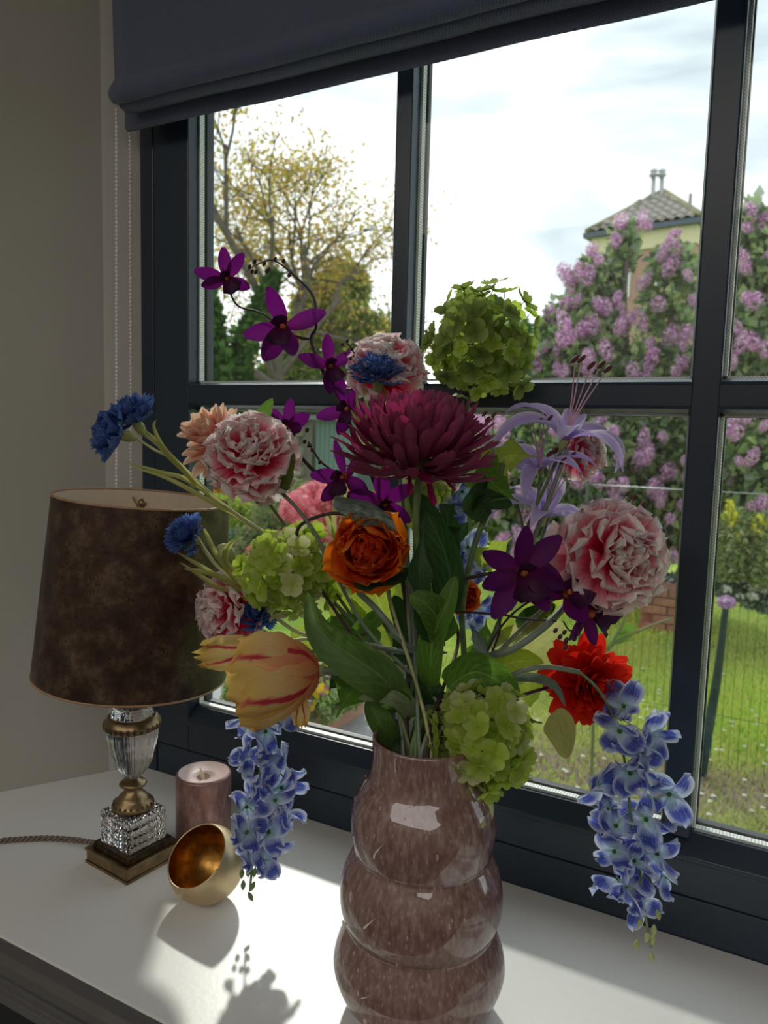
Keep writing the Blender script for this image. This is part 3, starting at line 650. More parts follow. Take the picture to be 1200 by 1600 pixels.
# ---- peach dahlia / red dahlia --------------------------------------------
def dahlia(c, ax, s, label, m, stempts, stmat, sm=None, rings=None):
    ps = [petal('petal', .030, .013, oval(.6, .35), bend=bn, cup=.55, nu=7, nv=4, mat=m, ph=k, ruf=.05) for k, bn in enumerate((.5, .9, .2))]
    t = flower('dahlia', label, 'flower'); F = frame(c, ax)
    spread(t, F @ SC(s), ps, rings or [(13, .002, -.006, -.45, 1.0), (14, .003, -.002, -.15, 1.02), (14, .003, .001, .12, 1.0), (13, .003, .004, .38, .94), (12, .003, .007, .62, .86), (10, .003, .009, .85, .74), (8, .002, .011, 1.05, .62), (6, .001, .012, 1.25, .5)], jit=.13)
    b = MB(); b.lathe([(.002, -.012), (.007, -.009), (.009, -.002)], n=14, M=F @ SC(s)); b.obj('calyx', stmat, t)
    stem(t, stempts+[F @ Vector((0, 0, -.01*s))], .0020, stmat); return t
mo = mouth()
dahlia(P(343, 694, .88), D(-.45, .60, .65), 1.42, 'peach dahlia at upper left, half hidden behind a pink carnation', m_peach, mo+[P(560, 980, .9), P(430, 800, .91), P(390, 740, .91)], M_stem)
mo = mouth()
rd_ = dahlia(P(915, 1062, .875), D(.20, -.05, .95), 1.66, 'red dahlia on the right, above the hanging blue flower', m_red, mo+[P(780, 1105, .82), P(820, 1085, .84), P(870, 1070, .87)], M_twig)
leafw([P(858, 1118, .81), P(872, 1130, .81), P(880, 1155, .81), P(884, 1186, .81)], .036, 'ovate', mat=m_leafp, parent=rd_, roll=.3)
leafw([P(800, 1062, .84), P(835, 1058, .83), P(868, 1072, .82), P(884, 1105, .81)], .012, 'plain', mat=m_leafg, parent=rd_, roll=.5)

# ---- orange ranunculus ------------------------------------------------------
def ranunculus(c, ax, s, label, stempts, n=1.):
    ps = [petal('petal', .027, .027, oval(.45, .4), bend=bn, cup=.42, ruf=.10, freq=1.5, nu=7, nv=6, notch=.06, nfreq=3, ph=k*1.7, mat=m_orange, bend0=-.25) for k, bn in enumerate((1.5, 1.9, 1.2))]
    pd = [petal('petal', .027, .027, oval(.45, .4), bend=bn, cup=.42, ruf=.12, freq=1.8, nu=7, nv=6, notch=.06, nfreq=3, ph=k*1.7, mat=m_deepred, bend0=-.25) for k, bn in enumerate((1.5, 1.9, 1.2))]
    t = flower('ranunculus', label, 'flower', 'orange ranunculus'); F = frame(c, ax, hint=D(0, 1, 0)) @ Matrix.Diagonal((1.16, .93, 1, 1))
    spread(t, F @ SC(s), ps, [(8, .002, -.008, -.15, 1.15), (9, .002, -.006, .1, 1.12), (9, .002, -.004, .35, 1.04)], jit=.2)
    spread(t, F @ SC(s), pd, [(9, .002, -.002, .55, .96), (8, .002, 0, .75, .86), (7, .001, .002, .92, .74), (6, .001, .004, 1.1, .6), (5, .0005, .006, 1.3, .45)], jit=.16)
    b = MB(); b.lathe([(.002, -.016), (.007, -.013), (.010, -.004)], n=14, M=F @ SC(s)); b.obj('calyx', M_stem, t)
    stem(t, stempts, .0020, M_twig); return t
mo = mouth()
ra = ranunculus(P(577, 862, .80), D(-.12, .02, 1.), 1.62, 'big orange ranunculus facing the room below the burgundy bloom', mo+[P(560, 1010, .86), P(490, 900, .86), P(464, 832, .85), P(500, 806, .84), P(545, 806, .83), P(592, 845, .825)])
leafw([P(522, 782, .80), P(560, 797, .79), P(600, 812, .785), P(618, 842, .79)], .030, 'tulip', mat=m_leafg, parent=ra, roll=.5, wave=.2)
leafw([P(545, 795, .80), P(572, 812, .80), P(590, 818, .80)], .012, 'plain', mat=m_leafg, parent=ra, roll=.2)
leafw([P(638, 890, .81), P(605, 905, .80), P(565, 915, .80), P(530, 912, .80)], .026, 'lobed', mat=m_leafd, parent=ra, roll=.5)
mo = mouth()
ranunculus(P(722, 932, .88), D(.35, -.1, .8), .80, 'small orange ranunculus between the stems right of the dark centre leaves', mo+[P(715, 1010, .88), P(705, 960, .89)])

# ---- parrot tulip -----------------------------------------------------------
tu = flower('parrot_tulip', 'large yellow parrot tulip flamed with red, lying to the left of the vase mouth', 'flower')
def tshape(u): return (.30+.70*math.sin(PI*min(1, u*.78+.06))**.8)*(1+.03*math.sin(u*22))*(1 if u < .93 else .84)
tp = [petal('petal', .102, .086, tshape, bend=1.35, cup=.42, ruf=.085, freq=2.2, nu=16, nv=14, notch=.05, nfreq=6, ph=0, mat=m_tulip, bend0=-.72),
      petal('petal', .096, .080, tshape, bend=1.0, cup=.32, ruf=.12, freq=2.6, nu=16, nv=14, notch=.08, nfreq=5, ph=2, mat=m_tulip, bend0=-.55),
      petal('petal', .098, .078, tshape, bend=1.5, cup=.45, ruf=.09, freq=2.0, nu=16, nv=14, notch=.05, nfreq=7, ph=4, mat=m_tulip2, bend0=-.80)]
tb = P(500, 1048, .79); F = frame(tb, D(-1, -.06, .12), hint=D(0, 1, 0))
# local X = up x axis ; petals placed about the axis with chosen angles measured in the picture
for ang, mi, el, s in ((0.1, 0, 1.26, 1.06), (1.25, 2, 1.18, .98), (2.4, 1, 1.20, .95), (3.5, 2, 1.25, .9), (4.6, 1, 1.05, 1.0), (5.5, 0, 1.12, 1.02)):
    # angle 0 = towards the viewer
    side = frame(tb, D(-1, -.06, .12)); up = D(0, 0, 1); a_ = side.inverted().to_3x3() @ up; base = math.atan2(-a_.x, a_.y)
    put('petal', tp[mi], tu, side @ RZ(base+ang) @ T(0, .004, 0) @ RX(el) @ SC(s))
# one petal flaring away to the upper left, one to the lower left
fl = P(430, 1010, .80); d = (P(335, 1015, .79)-fl).normalized(); q = frame(fl, D(0, .5, .9)); 
def along(p0, p1, facing, mesh, parent, s=1., name='petal', roll=0.):
    y = (p1-p0).normalized(); z = (facing-y*facing.dot(y)).normalized(); x = y.cross(z)
    M = Matrix((x, y, z)).transposed().to_4x4(); M.translation = p0; return put(name, mesh, parent, M @ RY(roll) @ SC(s))
tf = petal('petal', .088, .040, tshape, bend=.35, cup=.3, ruf=.14, freq=2.2, nu=14, nv=14, notch=.14, nfreq=5, ph=1, mat=m_tulip, bend0=-.25)
along(P(420, 1015, .80), P(330, 1022, .79), D(0, .3, .9), tf, tu, .92)
along(P(470, 1080, .775), P(470, 1125, .77), D(.2, 0, 1), tf, tu, .45)
b = MB(); b.lathe([(.003, -.008), (.006, -.003), (.007, .004)], n=12, M=frame(tb, D(-1, -.06, .12))); b.obj('receptacle', M_stempale, tu)
mo = mouth(); stem(tu, mo+[P(645, 1100, .84), P(600, 1075, .81), P(550, 1052, .79), P(500, 1048, .788)], .0042, plain('tulip_stem_grey', (.16, .21, .12), .45))
leafw([P(628, 1105, .80), P(600, 1062, .77), P(550, 1025, .765), P(500, 985, .77), P(480, 925, .78)], .050, 'tulip', fold=.5, mat=m_tleaf, parent=tu, roll=-.25, nu=24)
leafw([P(655, 1130, .80), P(625, 1092, .78), P(595, 1085, .78), P(560, 1092, .785)], .026, 'tulip', fold=.3, mat=leaf_mat('silvery_tulip_leaf', (.16, .22, .10), (.30, .35, .20), (.34, .40, .26), .3), parent=tu, roll=.2, nu=20)
leafw([P(625, 1165, .81), P(600, 1140, .80), P(580, 1105, .80), P(575, 1090, .80)], .030, 'tulip', fold=.4, mat=m_tleaf, parent=tu, roll=.3, nu=20)
leafw([P(600, 1040, .86), P(560, 1025, .86), P(510, 1020, .86), P(470, 1035, .86)], .03, 'tulip', fold=.4, mat=m_tleaf, parent=tu, roll=.1, nu=20)

# ---- hydrangea heads --------------------------------------------------------
def floret_mesh(m, sz, seed):
    rr = random.Random(seed); b = MB()
    for k in range(4):
        a = k*PI/2+rr.uniform(-.15, .15); cb = rr.uniform(.1, .5); L = sz*rr.uniform(.9, 1.1); rows = []; uvs = []
        for i in range(6):
            u = i/5; th = -.1+cb*u*1.5; w = L*.52*(.12+.88*math.sin(PI*min(1, u*.80+.04))**.7)*(1 if u < 1 else .7); row = []; uv = []
            for j in range(5):
                v = -1+j/2; y = L*u*math.cos(th*.6); z = L*u*math.sin(th*.6)+.18*w*v*v+.06*L*math.sin(v*4+k+u*3)
                row.append((v*w*math.cos(a)-y*math.sin(a), v*w*math.sin(a)+y*math.cos(a), z)); uv.append((j/4, u))
            rows.append(row); uvs.append(uv)
        b.grid(rows, uvs)
    b.ball((0, 0, .0006), .0011, 6, 4); b.tube([(0, 0, 0), (0, 0, -.008)], .0005, 4, cap=False, spline=False)
    return b.mesh('floret', m)
hyd_m = [floret_mesh(m_hyd, .0150, 1), floret_mesh(m_hyd, .0138, 2), floret_mesh(m_hydp, .0145, 3), floret_mesh(m_hyd, .0160, 4)]
m_hydo = petal_mat('olive_floret_petal', [(0, (.14, .22, .03)), (.5, (.22, .29, .07)), (1, (.36, .42, .15))], .42, tcol=(.42, .58, .08), veins=.25, vein_col=(.5, .55, .25))
hyd_o = [floret_mesh(m_hydo, .0170, 5), floret_mesh(m_hydo, .0150, 6), floret_mesh(m_hyd, .0150, 7)]
def hydrangea(c, R, label, n, stempts, ax=D(0, 1, .2), stretch=1., skip=.35, pool=hyd_m):
    t = flower('hydrangea', label, 'flower', 'lime green hydrangea heads'); F = frame(c, ax); br = MB()
    for k in range(n):
        z = 1-(1+skip)*(k+.5)/n if n > 1 else 1
        z = max(-.98, z); a = k*2.39996; r = math.sqrt(max(0, 1-z*z)); dv = Vector((r*math.cos(a), r*math.sin(a), z*stretch)); rr = R*rnd(.70, 1.14)
        p = F @ (dv*rr); nn = (F.to_3x3() @ dv.normalized()+Vector((rnd(-.45, .45), rnd(-.45, .45), rnd(-.45, .45)))).normalized()
        put('floret', random.choice(pool), t, frame(p, nn, rnd(0, 6)) @ SC(rnd(.85, 1.15)))
        if k % 2 == 0: br.tube([F @ (dv*R*.15), F @ (dv*R*.6), p-nn*.006], [.0011, .0008, .0005], 4)
    br.obj('branchlets', M_stempale, t)['kind'] = 'stuff'
    stem(t, stempts+[F @ Vector((0, 0, -R*.4))], .0024, M_stem); return t
mo = mouth()
hydrangea(P(752, 540, .95), .062, 'tall lime green hydrangea head rising highest, against the sky', 105, mo+[P(690, 900, .92), P(720, 680, .95)], D(0, 1, .25), 1.15, skip=.9, pool=hyd_o)
mo = mouth()
h2 = hydrangea(P(453, 893, .88), .050, 'lime green hydrangea head on the left, beside the lampshade', 95, mo+[P(600, 1030, .88), P(520, 940, .89)], D(-.3, .5, .8), 1.0, skip=.8)
mo = mouth()
h3 = hydrangea(P(752, 1152, .775), .048, 'lime green hydrangea head drooping over the vase mouth', 100, mo+[P(690, 1130, .80)], D(.25, -.15, .95), 1.0, skip=.8)
leafw([P(738, 1235, .765), P(742, 1258, .765), P(730, 1290, .765)], .008, 'plain', mat=m_leafm, parent=h3)
mo = mouth()
hydrangea(P(668, 785, .98), .030, 'small lime green hydrangea head behind the thick stem of the burgundy bloom', 40, mo+[P(670, 950, .95)], D(0, .4, .9), 1.2, skip=.8)

# ---- cornflowers ------------------------------------------------------------
def frill(m, L, Wd, k):
    b = MB(); n = 5; rows = []; uvs = []
    for i in range(7):
        u = i/6; w = Wd/2*(.12+.88*u**1.3); row = []; uv = []
        for j in range(11):
            v = -1+j/5; tip = (.30*abs(((j+k) % 2)-.0)-.15) if i == 6 else (.07*((j+k) % 2) if i == 5 else 0)
            row.append((v*w, L*(u+tip*.8)*math.cos(.35*u), L*u*math.sin(.5*u)+.3*w*v*v+.10*w*math.cos(j*2.1+k))); uv.append((j/10, u))
        rows.append(row); uvs.append(uv)
    b.grid(rows, uvs); return b.mesh('petal', m)
corn_s = [frill(m_corn, .0195, .014, k) for k in range(3)]
def corn_head(t, c, ax, s):
    F = frame(c, ax); spread(t, F @ SC(s), corn_s, [(9, .002, 0, -.1, 1.1), (9, .002, .001, .2, 1.05), (8, .002, .003, .5, .95), (7, .001, .004, .8, .85), (5, .001, .005, 1.15, .7)], jit=.2)
    b = MB(); b.lathe([(.001, -.015), (.0035, -.013), (.005, -.007), (.0042, 0)], n=12, M=F @ SC(s)); b.obj('calyx', M_stempale, t); return F @ Vector((0, 0, -.014*s))
M_cs = plain('cornflower_stem', (.42, .44, .20), .5, var=.2, scale=80)
t = flower('cornflower', 'twin blue cornflowers on a long pale stem, farthest left above the lampshade', 'flower', 'blue cornflowers')
mo = mouth(); a = corn_head(t, P(212, 658, .97), D(-.25, .55, .35), 1.4); a2 = corn_head(t, P(188, 680, .95), D(-.75, .10, .55), 1.4)
stem(t, mo+[P(560, 990, .90), P(470, 870, .92), P(410, 830, .93), P(345, 785, .95), P(270, 715, .97), a], .0021, M_cs)
stem(t, [P(345, 785, .95), P(275, 722, .96), P(240, 702, .955), a2], .0018, M_cs)
for pts in (([(400, 828), (300, 755), (250, 738), (196, 722)]), ([(400, 828), (330, 785), (262, 748), (204, 730)]), ([(330, 775), (290, 738), (245, 690), (226, 672)]), ([(310, 765), (285, 735), (255, 700), (240, 668), (244, 655)]), ([(310, 760), (280, 730), (255, 705), (243, 692)])):
    leafw([P(x, y, .945) for x, y in pts], .0065, 'plain', fold=.4, mat=m_leafp, parent=t, roll=.4)
t = flower('cornflower', 'single dark blue cornflower in front of the lampshade', 'flower', 'blue cornflowers')
mo = mouth(); a = corn_head(t, P(298, 840, .90), D(-.45, .35, .8), 1.12)
stem(t, mo+[P(600, 1020, .88), P(470, 990, .89), P(400, 935, .90), P(340, 885, .90), a], .0024, M_cs)
for pts in (([(395, 935), (345, 905), (305, 880), (274, 862)]), ([(355, 895), (335, 862), (322, 835), (318, 825)]), ([(375, 915), (340, 900), (310, 892), (286, 889)]), ([(385, 925), (345, 920), (310, 898), (280, 878)]), ([(400, 930), (362, 890), (350, 870), (357, 850), (382, 838)]), ([(425, 955), (370, 910), (352, 875), (362, 848), (380, 840)])):
    leafw([P(x, y, .895) for x, y in pts], .0065, 'plain', fold=.4, mat=m_leafp, parent=t, roll=.4)
b = MB(); b.ball((0, 0, 0), .0135, 12, 8, M=frame(P(352, 868, .91), D(-.2, .8, .3)) @ Matrix.Diagonal((1, .9, 1.1, 1))); b.obj('bud', M_stempale, t)
t = flower('cornflower', 'blue cornflower in front of a pink carnation, above the big burgundy bloom', 'flower', 'blue cornflowers')
mo = mouth(); a = corn_head(t, P(590, 592, .86), D(0, .80, .5), 1.25)
stem(t, mo+[P(600, 900, .88), P(590, 720, .88), a], .002, M_cs)
for (x0, y0, x1, y1) in ((560, 720, 556, 612), (575, 720, 568, 600), (570, 700, 548, 640), (600, 660, 598, 600)): leafw([P(x0, y0, .87), P((x0+x1)/2+4, (y0+y1)/2, .87), P(x1, y1, .87)], .006, 'plain', fold=.4, mat=m_leafp, parent=t)
for (x0, y0, x1, y1) in ((528, 740, 522, 880), (545, 730, 530, 900), (535, 860, 508, 800)): leafw([P(x1, y1, .88), P((x0+x1)/2-3, (y0+y1)/2, .88), P(x0, y0, .88)], .006, 'plain', fold=.4, mat=m_leafp, parent=t)
t = flower('cornflower', 'blue cornflower head half hidden between the pink carnation and the yellow tulip', 'flower', 'blue cornflowers')
mo = mouth(); a = corn_head(t, P(403, 968, .90), D(.1, .6, .6), .95); stem(t, mo+[P(520, 1010, .89), P(440, 1000, .90), a], .002, M_cs)

# ---- orchids ----------------------------------------------------------------
orc = [petal('petal', .036, .0165, oval(.75, .2), bend=bn, cup=.25, nu=9, nv=4, mat=m_orchid, bend0=-.1) for bn in (.35, -.4, .8)]
orw = petal('petal', .032, .026, oval(.5, .2), bend=.5, cup=.2, ruf=.06, freq=1.2, nu=8, nv=6, mat=m_orchid)
lip = petal('lip', .026, .026, spat, bend=-1.2, cup=.7, ruf=.12, freq=1.5, nu=8, nv=6, mat=m_olip, bend0=.9)
def orchid(t, c, ax, s, roll=0., angs=(0, 1.25, 2.35, 3.9, 5.05), attach=None):
    F = frame(c, ax, roll)
    b = MB(); b.ball((0, 0, 0), .0042*s, 8, 6, M=F @ T(0, 0, .003*s) @ Matrix.Diagonal((1, 1, 1.4, 1))); bl_ = b.obj('blossom', M_oc, t); PW[bl_.name] = Matrix.Identity(4)
    for k, a in enumerate(angs): put('petal', (orc[k % 3] if k not in (1, 4) else orc[0]), bl_, F @ RZ(a+rnd(-.1, .1)) @ T(0, .002*s, 0) @ RX(rnd(-.15, .5)) @ RY(rnd(-.5, .5)) @ SC(s*rnd(.85, 1.1)))
    put('lip', lip, bl_, F @ RZ(PI+.1) @ T(0, 0, .002) @ RX(.3) @ SC(s*.95))
    put('lip', lip, bl_, F @ RZ(.3) @ T(0, 0, .002) @ RX(.9) @ SC(s*.6))
    if attach is not None: stem(t, [attach, attach.lerp(F @ Vector((0, 0, -.012*s)), .5)+Vector((0, 0, -.003)), F @ Vector((0, 0, -.003*s))], .0011, M_twig, n=5)
def buds(t, pts, s=.0022):
    for (x, y, z_) in pts: b = MB(); b.ball((0, 0, 0), s, 8, 6, M=frame(P(x, y, z_), D(.3, .6, .3)) @ Matrix.Diagonal((1, 1, 1.4, 1))); b.obj('bud', M_bud, t)
t = flower('orchid_spray', 'tall purple orchid spray reaching up left against the yellow tree', 'flower', 'purple orchid sprays')
mo = mouth(); dp = .90
stem(t, mo+[P(640, 1000, .88), P(620, 860, .89), P(580, 740, dp), P(535, 640, dp), P(500, 570, dp), P(486, 530, dp), P(494, 510, dp), P(490, 465, dp), P(465, 435, dp), P(430, 408, dp), P(405, 412, dp), P(385, 424, dp)], [.003, .003, .003, .003, .003, .0026, .0024, .002, .0018, .0017, .0014, .001, .0007, .0005], M_twig)
orchid(t, P(445, 512, .885), D(-.15, .1, 1), 1.32, 0., (.35, 1.75, 2.6, 3.6, 5.1), P(486, 530, dp))
orchid(t, P(354, 436, .88), D(.1, -.1, .9), 1.0, .5, (.9, 1.5, 3.9, 5.2, 5.9))
stem(t, [P(486, 530, dp), P(450, 520, .895), P(410, 490, dp), P(372, 478, dp), P(356, 448, .885)], .0012, M_twig)
orchid(t, P(515, 572, .895), D(.2, 0, 1), 1.05, .1, (.0, 1.3, 2.9, 3.6, 5.), P(510, 590, dp))
buds(t, [(390, 417, dp), (398, 409, dp), (400, 425, dp), (413, 412, dp), (420, 421, dp), (430, 405, dp), (443, 408, dp), (417, 424, dp), (452, 430, dp), (394, 424, dp)])
buds(t, [(535, 538, .88), (543, 533, .88), (550, 545, .88), (540, 552, .88), (554, 556, .88), (548, 560, .88), (562, 560, .88)], .0019)
stem(t, [P(600, 600, .89), P(560, 560, .885), P(548, 543, .88), P(540, 533, .88)], .0008, M_twig)
orchid(t, P(545, 640, .905), D(-.4, .1, .8), 1.05, .6, attach=P(535, 640, dp))
t = flower('orchid_spray', 'purple orchid spray low on the left, one bloom beside the pink carnation', 'flower', 'purple orchid sprays')
mo = mouth(); stem(t, mo+[P(620, 980, .90), P(590, 820, .91), P(540, 775, .91), P(490, 735, .91), P(460, 700, .90), P(452, 680, .90)], [.0025]*6+[.0018, .0014], M_twig)
orchid(t, P(448, 668, .89), D(-.1, .1, .95), 1.0, .3, (.5, .9, 4.3, 4.9, 5.8))
stem(t, [P(575, 800, .91), P(530, 745, .91), P(500, 720, .90), P(482, 690, .90)], .0013, M_twig); buds(t, [(471, 662, .89), (480, 672, .89), (476, 690, .89), (483, 696, .89), (488, 703, .89), (500, 722, .89)], .0022)
orchid(t, P(540, 745, .88), D(-.5, .0, .8), 1.1, .3, attach=P(560, 790, .90))
orchid(t, P(600, 785, .87), D(.1, -.2, .9), 1.15, .2, attach=P(600, 840, .90))
t = flower('orchid_spray', 'dark purple orchid spray on the right, in front of the pale carnation', 'flower', 'purple orchid sprays')
mo = mouth(); stem(t, mo+[P(655, 1050, .87), P(660, 960, .86), P(705, 915, .83), P(760, 897, .82), P(810, 895, .815)], [.003, .003, .003, .0026, .0022, .002, .0018], M_twig)
orchid(t, P(815, 893, .79), D(.05, .05, 1), 1.50, 0., (.15, 1.1, 1.9, 2.7, 3.6, 4.4, 5.4))
orchid(t, P(885, 930, .79), D(.1, .6, .8), 1.25, .2, (.6, 1.5, 4.8, 5.6, 3.1))
orchid(t, P(920, 958, .80), D(.5, -.2, .8), 1.05, .8)
stem(t, [P(700, 955, .83), P(780, 960, .81), P(820, 967, .81), P(870, 970, .80)], .0013, M_twig); stem(t, [P(850, 885, .82), P(865, 890, .82), P(868, 925, .81)], .0018, M_twig)
buds(t, [(868, 985, .79), (884, 1003, .79), (884, 1012, .79), (898, 998, .79), (903, 990, .79), (908, 978, .79), (875, 995, .79), (882, 988, .79), (885, 1000, .79)], .0023)
stem(t, [P(908, 960, .80), P(906, 980, .79), P(890, 985, .79), P(880, 970, .79)], .0009, M_twig)

# ---- lilac lilies (nerine) ---------------------------------------------------
lil = [petal('petal', .064, .0185, lance, bend=bn, cup=.5, ruf=.03, nu=12, nv=4, mat=m_lily, bend0=.9) for bn in (-1.9, -2.6, -1.4)]
def nerine(t, c, ax, s, n=6, roll=0.):
    F = frame(c, ax, roll)
    b = MB(); b.lathe([(.0015, -.006), (.003, 0), (.004, .008)], n=10, M=F @ SC(s)); bl_ = b.obj('blossom', M_stempale, t)
    for k in range(n): put('petal', lil[k % 3], bl_, F @ RZ(k*2*PI/n+rnd(-.15, .15)) @ T(0, .002*s, .002) @ RX(rnd(-.1, .2)) @ SC(s*rnd(.9, 1.1)))
    for k in range(5):
        a = k*1.25; e_ = F @ (Vector((.012*math.cos(a), .012*math.sin(a), .058))*s); m1 = F @ (Vector((.004*math.cos(a), .004*math.sin(a), .028))*s)
        b = MB(); b.tube([F @ Vector((0, 0, .004)), m1, e_], [.0009, .0008, .0006], 5); f_ = b.obj('filament', M_fil, bl_)
        b = MB(); b.ball((0, 0, 0), .0018*s, 6, 5, M=frame(e_, D(.5, .5, 0)) @ Matrix.Diagonal((1, 1, 2.2, 1))); b.obj('anther', M_anth, bl_)
t = flower('lily_spray', 'lilac lily spray with curling petals and long pink stamens on the right', 'flower')
mo = mouth(); stem(t, mo+[P(740, 1060, .87), P(800, 920, .87), P(850, 800, .87), P(886, 700, .87)], .0026, M_stemgrey)
stem(t, [P(800, 920, .87), P(822, 830, .885), P(852, 760, .88), P(878, 702, .87)], .0019, M_stem); stem(t, [P(815, 850, .885), P(838, 790, .88), P(844, 745, .885)], .0016, M_stem)
stem(t, [P(820, 850, .885), P(812, 800, .90), P(785, 745, .91)], .0016, M_stem)
nerine(t, P(880, 692, .87), D(.25, .9, .35), 1.6); nerine(t, P(845, 738, .885), D(-.1, .9, .3), 1.1, roll=.4)
nerine(t, P(770, 735, .92), D(-.2, .8, .3), 1.15, roll=.8); nerine(t, P(848, 812, .90), D(.2, .85, .4), 1.4, roll=.2)
t2 = flower('lily_spray', 'lilac lily behind the large pale carnation, only its stamens showing', 'flower')
mo = mouth(); stem(t2, mo+[P(780, 1030, .90), P(880, 920, .88), P(950, 850, .86)], .0022, M_stemgrey); nerine(t2, P(950, 845, .86), D(.55, .85, .1), .95)
nerine(t2, P(905, 930, .85), D(.9, -.12, .3), .75)

# ---- blue delphinium-like hanging racemes ------------------------------------
del_p = [petal('petal', .0275, wd, oval(.5, .15), bend=bn, cup=cu, ruf=.26, freq=fr, nu=10, nv=8, notch=.08, nfreq=2.5, ph=k*1.5, mat=m_delph, bend0=.25, twist=tw) for k, (bn, cu, tw, fr, wd) in enumerate(((.6, .35, .5, 1.2, .021), (-1.5, .45, -.6, 1.5, .019), (1.3, -.3, .9, 1., .022), (-.5, .6, -1.1, 1.3, .018), (.2, .1, .2, 1.8, .023)))]
def blue_blossom(t, c, ax, s, n=4, roll=0.):
    F = frame(c, ax, roll)
    b = MB(); b.ball((0, 0, 0), .0022*s, 8, 5, M=F @ T(0, 0, .001)); bl_ = b.obj('blossom', M_eye, t)
    for k in range(n): put('petal', random.choice(del_p), bl_, F @ RZ(k*2*PI/n+rnd(-.2, .2)) @ T(0, .001, 0) @ RX(rnd(-.35, .5)) @ RY(rnd(-.5, .5)) @ SC(s*rnd(.8, 1.15)))
def raceme(t, line, spots, dep, s, budspts):
    stem(t, line, .0015, M_stem)
    for i, (x, y, dd) in enumerate(spots):
        if i % 5 == 4 and len(spots) > 12: continue
        c = P(x, y, dep+dd); near = min(line, key=lambda q: (q-c).length)
        if (near-c).length > .01: stem(t, [near+Vector((0, 0, .004)), near.lerp(c, .6)+Vector((0, 0, .003)), c], .0007, M_stempale, n=4)
        nx, ny = rnd(-.7, .7), rnd(-.5, .6); blue_blossom(t, c, D(nx, ny, 1. if dd <= .006 else rnd(-.4, .5)), s*rnd(.9, 1.1), random.choice((4, 4, 5)), rnd(0, 6))
    for (x, y) in budspts:
        b = MB(); b.lathe([(.0003, -.008), (.0028, -.004), (.0034, 0), (.002, .004), (.0005, .006)], n=8, M=frame(P(x, y, dep), D(rnd(-.5, .5), 1, 0)) @ SC(.9)); b.obj('bud', M_stempale if dep < .87 else M_stem, t)
t = flower('hanging_blue_flower', 'blue and white flower raceme hanging on the right before the window frame', 'flower', 'blue and white racemes')
mo = mouth(); dr = .83
ln = [P(905, 1050, .79), P(935, 1078, .805), P(960, 1125, dr), P(978, 1200, dr), P(985, 1270, dr), P(995, 1330, dr), P(1003, 1400, dr), P(1010, 1440, dr), P(1017, 1480, dr)]
stem(t, mo+[P(700, 1110, .80), P(760, 1085, .80), P(800, 1055, .79), P(850, 1042, .785), P(905, 1050, .79)], .0026, M_stemgrey)
raceme(t, ln, [(975, 1103, 0), (968, 1142, -.01), (1015, 1150, .0), (1000, 1175, -.01), (950, 1180, .01), (1032, 1140, .02), (935, 1222, .0), (985, 1208, -.005), (1010, 1215, .01), (982, 1247, -.015), (1046, 1240, .0), (950, 1265, .01), (1010, 1280, 0), (962, 1290, .005), (1005, 1310, .01), (990, 1345, -.015), (960, 1330, .0), (1027, 1333, -.005), (1000, 1365, .01), (1030, 1395, -.015), (975, 1385, .0), (1000, 1410, .005), (965, 1375, .01), (1040, 1370, .01), (990, 1420, .01)], dr, 1.12, [(1000, 1440), (1022, 1452), (1012, 1463), (995, 1475), (1020, 1468), (1018, 1494), (1028, 1428)])
t = flower('hanging_blue_flower', 'deep blue flower raceme hanging on the left between tulip and candle', 'flower', 'blue and white racemes')
mo = mouth(); dl = .93
ln = [P(440, 1062, .92), P(425, 1100, dl), P(412, 1160, dl), P(405, 1220, dl), P(402, 1280, dl), P(396, 1340, dl), P(392, 1375, dl), P(391, 1392, dl)]
stem(t, mo+[P(640, 1080, .88), P(560, 1060, .90), P(490, 1050, .92), P(440, 1062, .92)], .0026, M_stemgrey)
raceme(t, ln, [(415, 1142, -.01), (385, 1130, .0), (440, 1120, .0), (450, 1105, .02), (380, 1160, .0), (390, 1180, .01), (425, 1180, .0), (440, 1195, -.005), (392, 1215, -.015), (372, 1225, .0), (440, 1230, .0), (420, 1235, .01), (430, 1250, -.01), (385, 1260, .005), (410, 1277, -.015), (445, 1275, .01), (385, 1300, -.01), (420, 1300, .0), (395, 1330, -.005), (375, 1335, .01), (425, 1320, .005), (410, 1345, 0)], dl, 1.10, [(388, 1362), (378, 1364), (398, 1362), (380, 1382), (395, 1384), (391, 1400)])
t = flower('hanging_blue_flower', 'pale blue flower spray inside the bouquet, behind the right hand stems', 'flower', 'blue and white racemes')
mo = mouth(); ln = [P(700, 1080, .92), P(725, 960, .93), P(725, 870, .94), P(735, 780, .95)]; stem(t, [mo[0], mo[1]]+ln[:1], .002, M_stem)
raceme(t, ln, [(730, 855, 0), (712, 880, 0), (740, 885, .01), (728, 900, -.01), (745, 945, .0), (738, 980, 0), (718, 865, .02), (712, 790, .0), (722, 768, 0)], .93, 1.0, [])

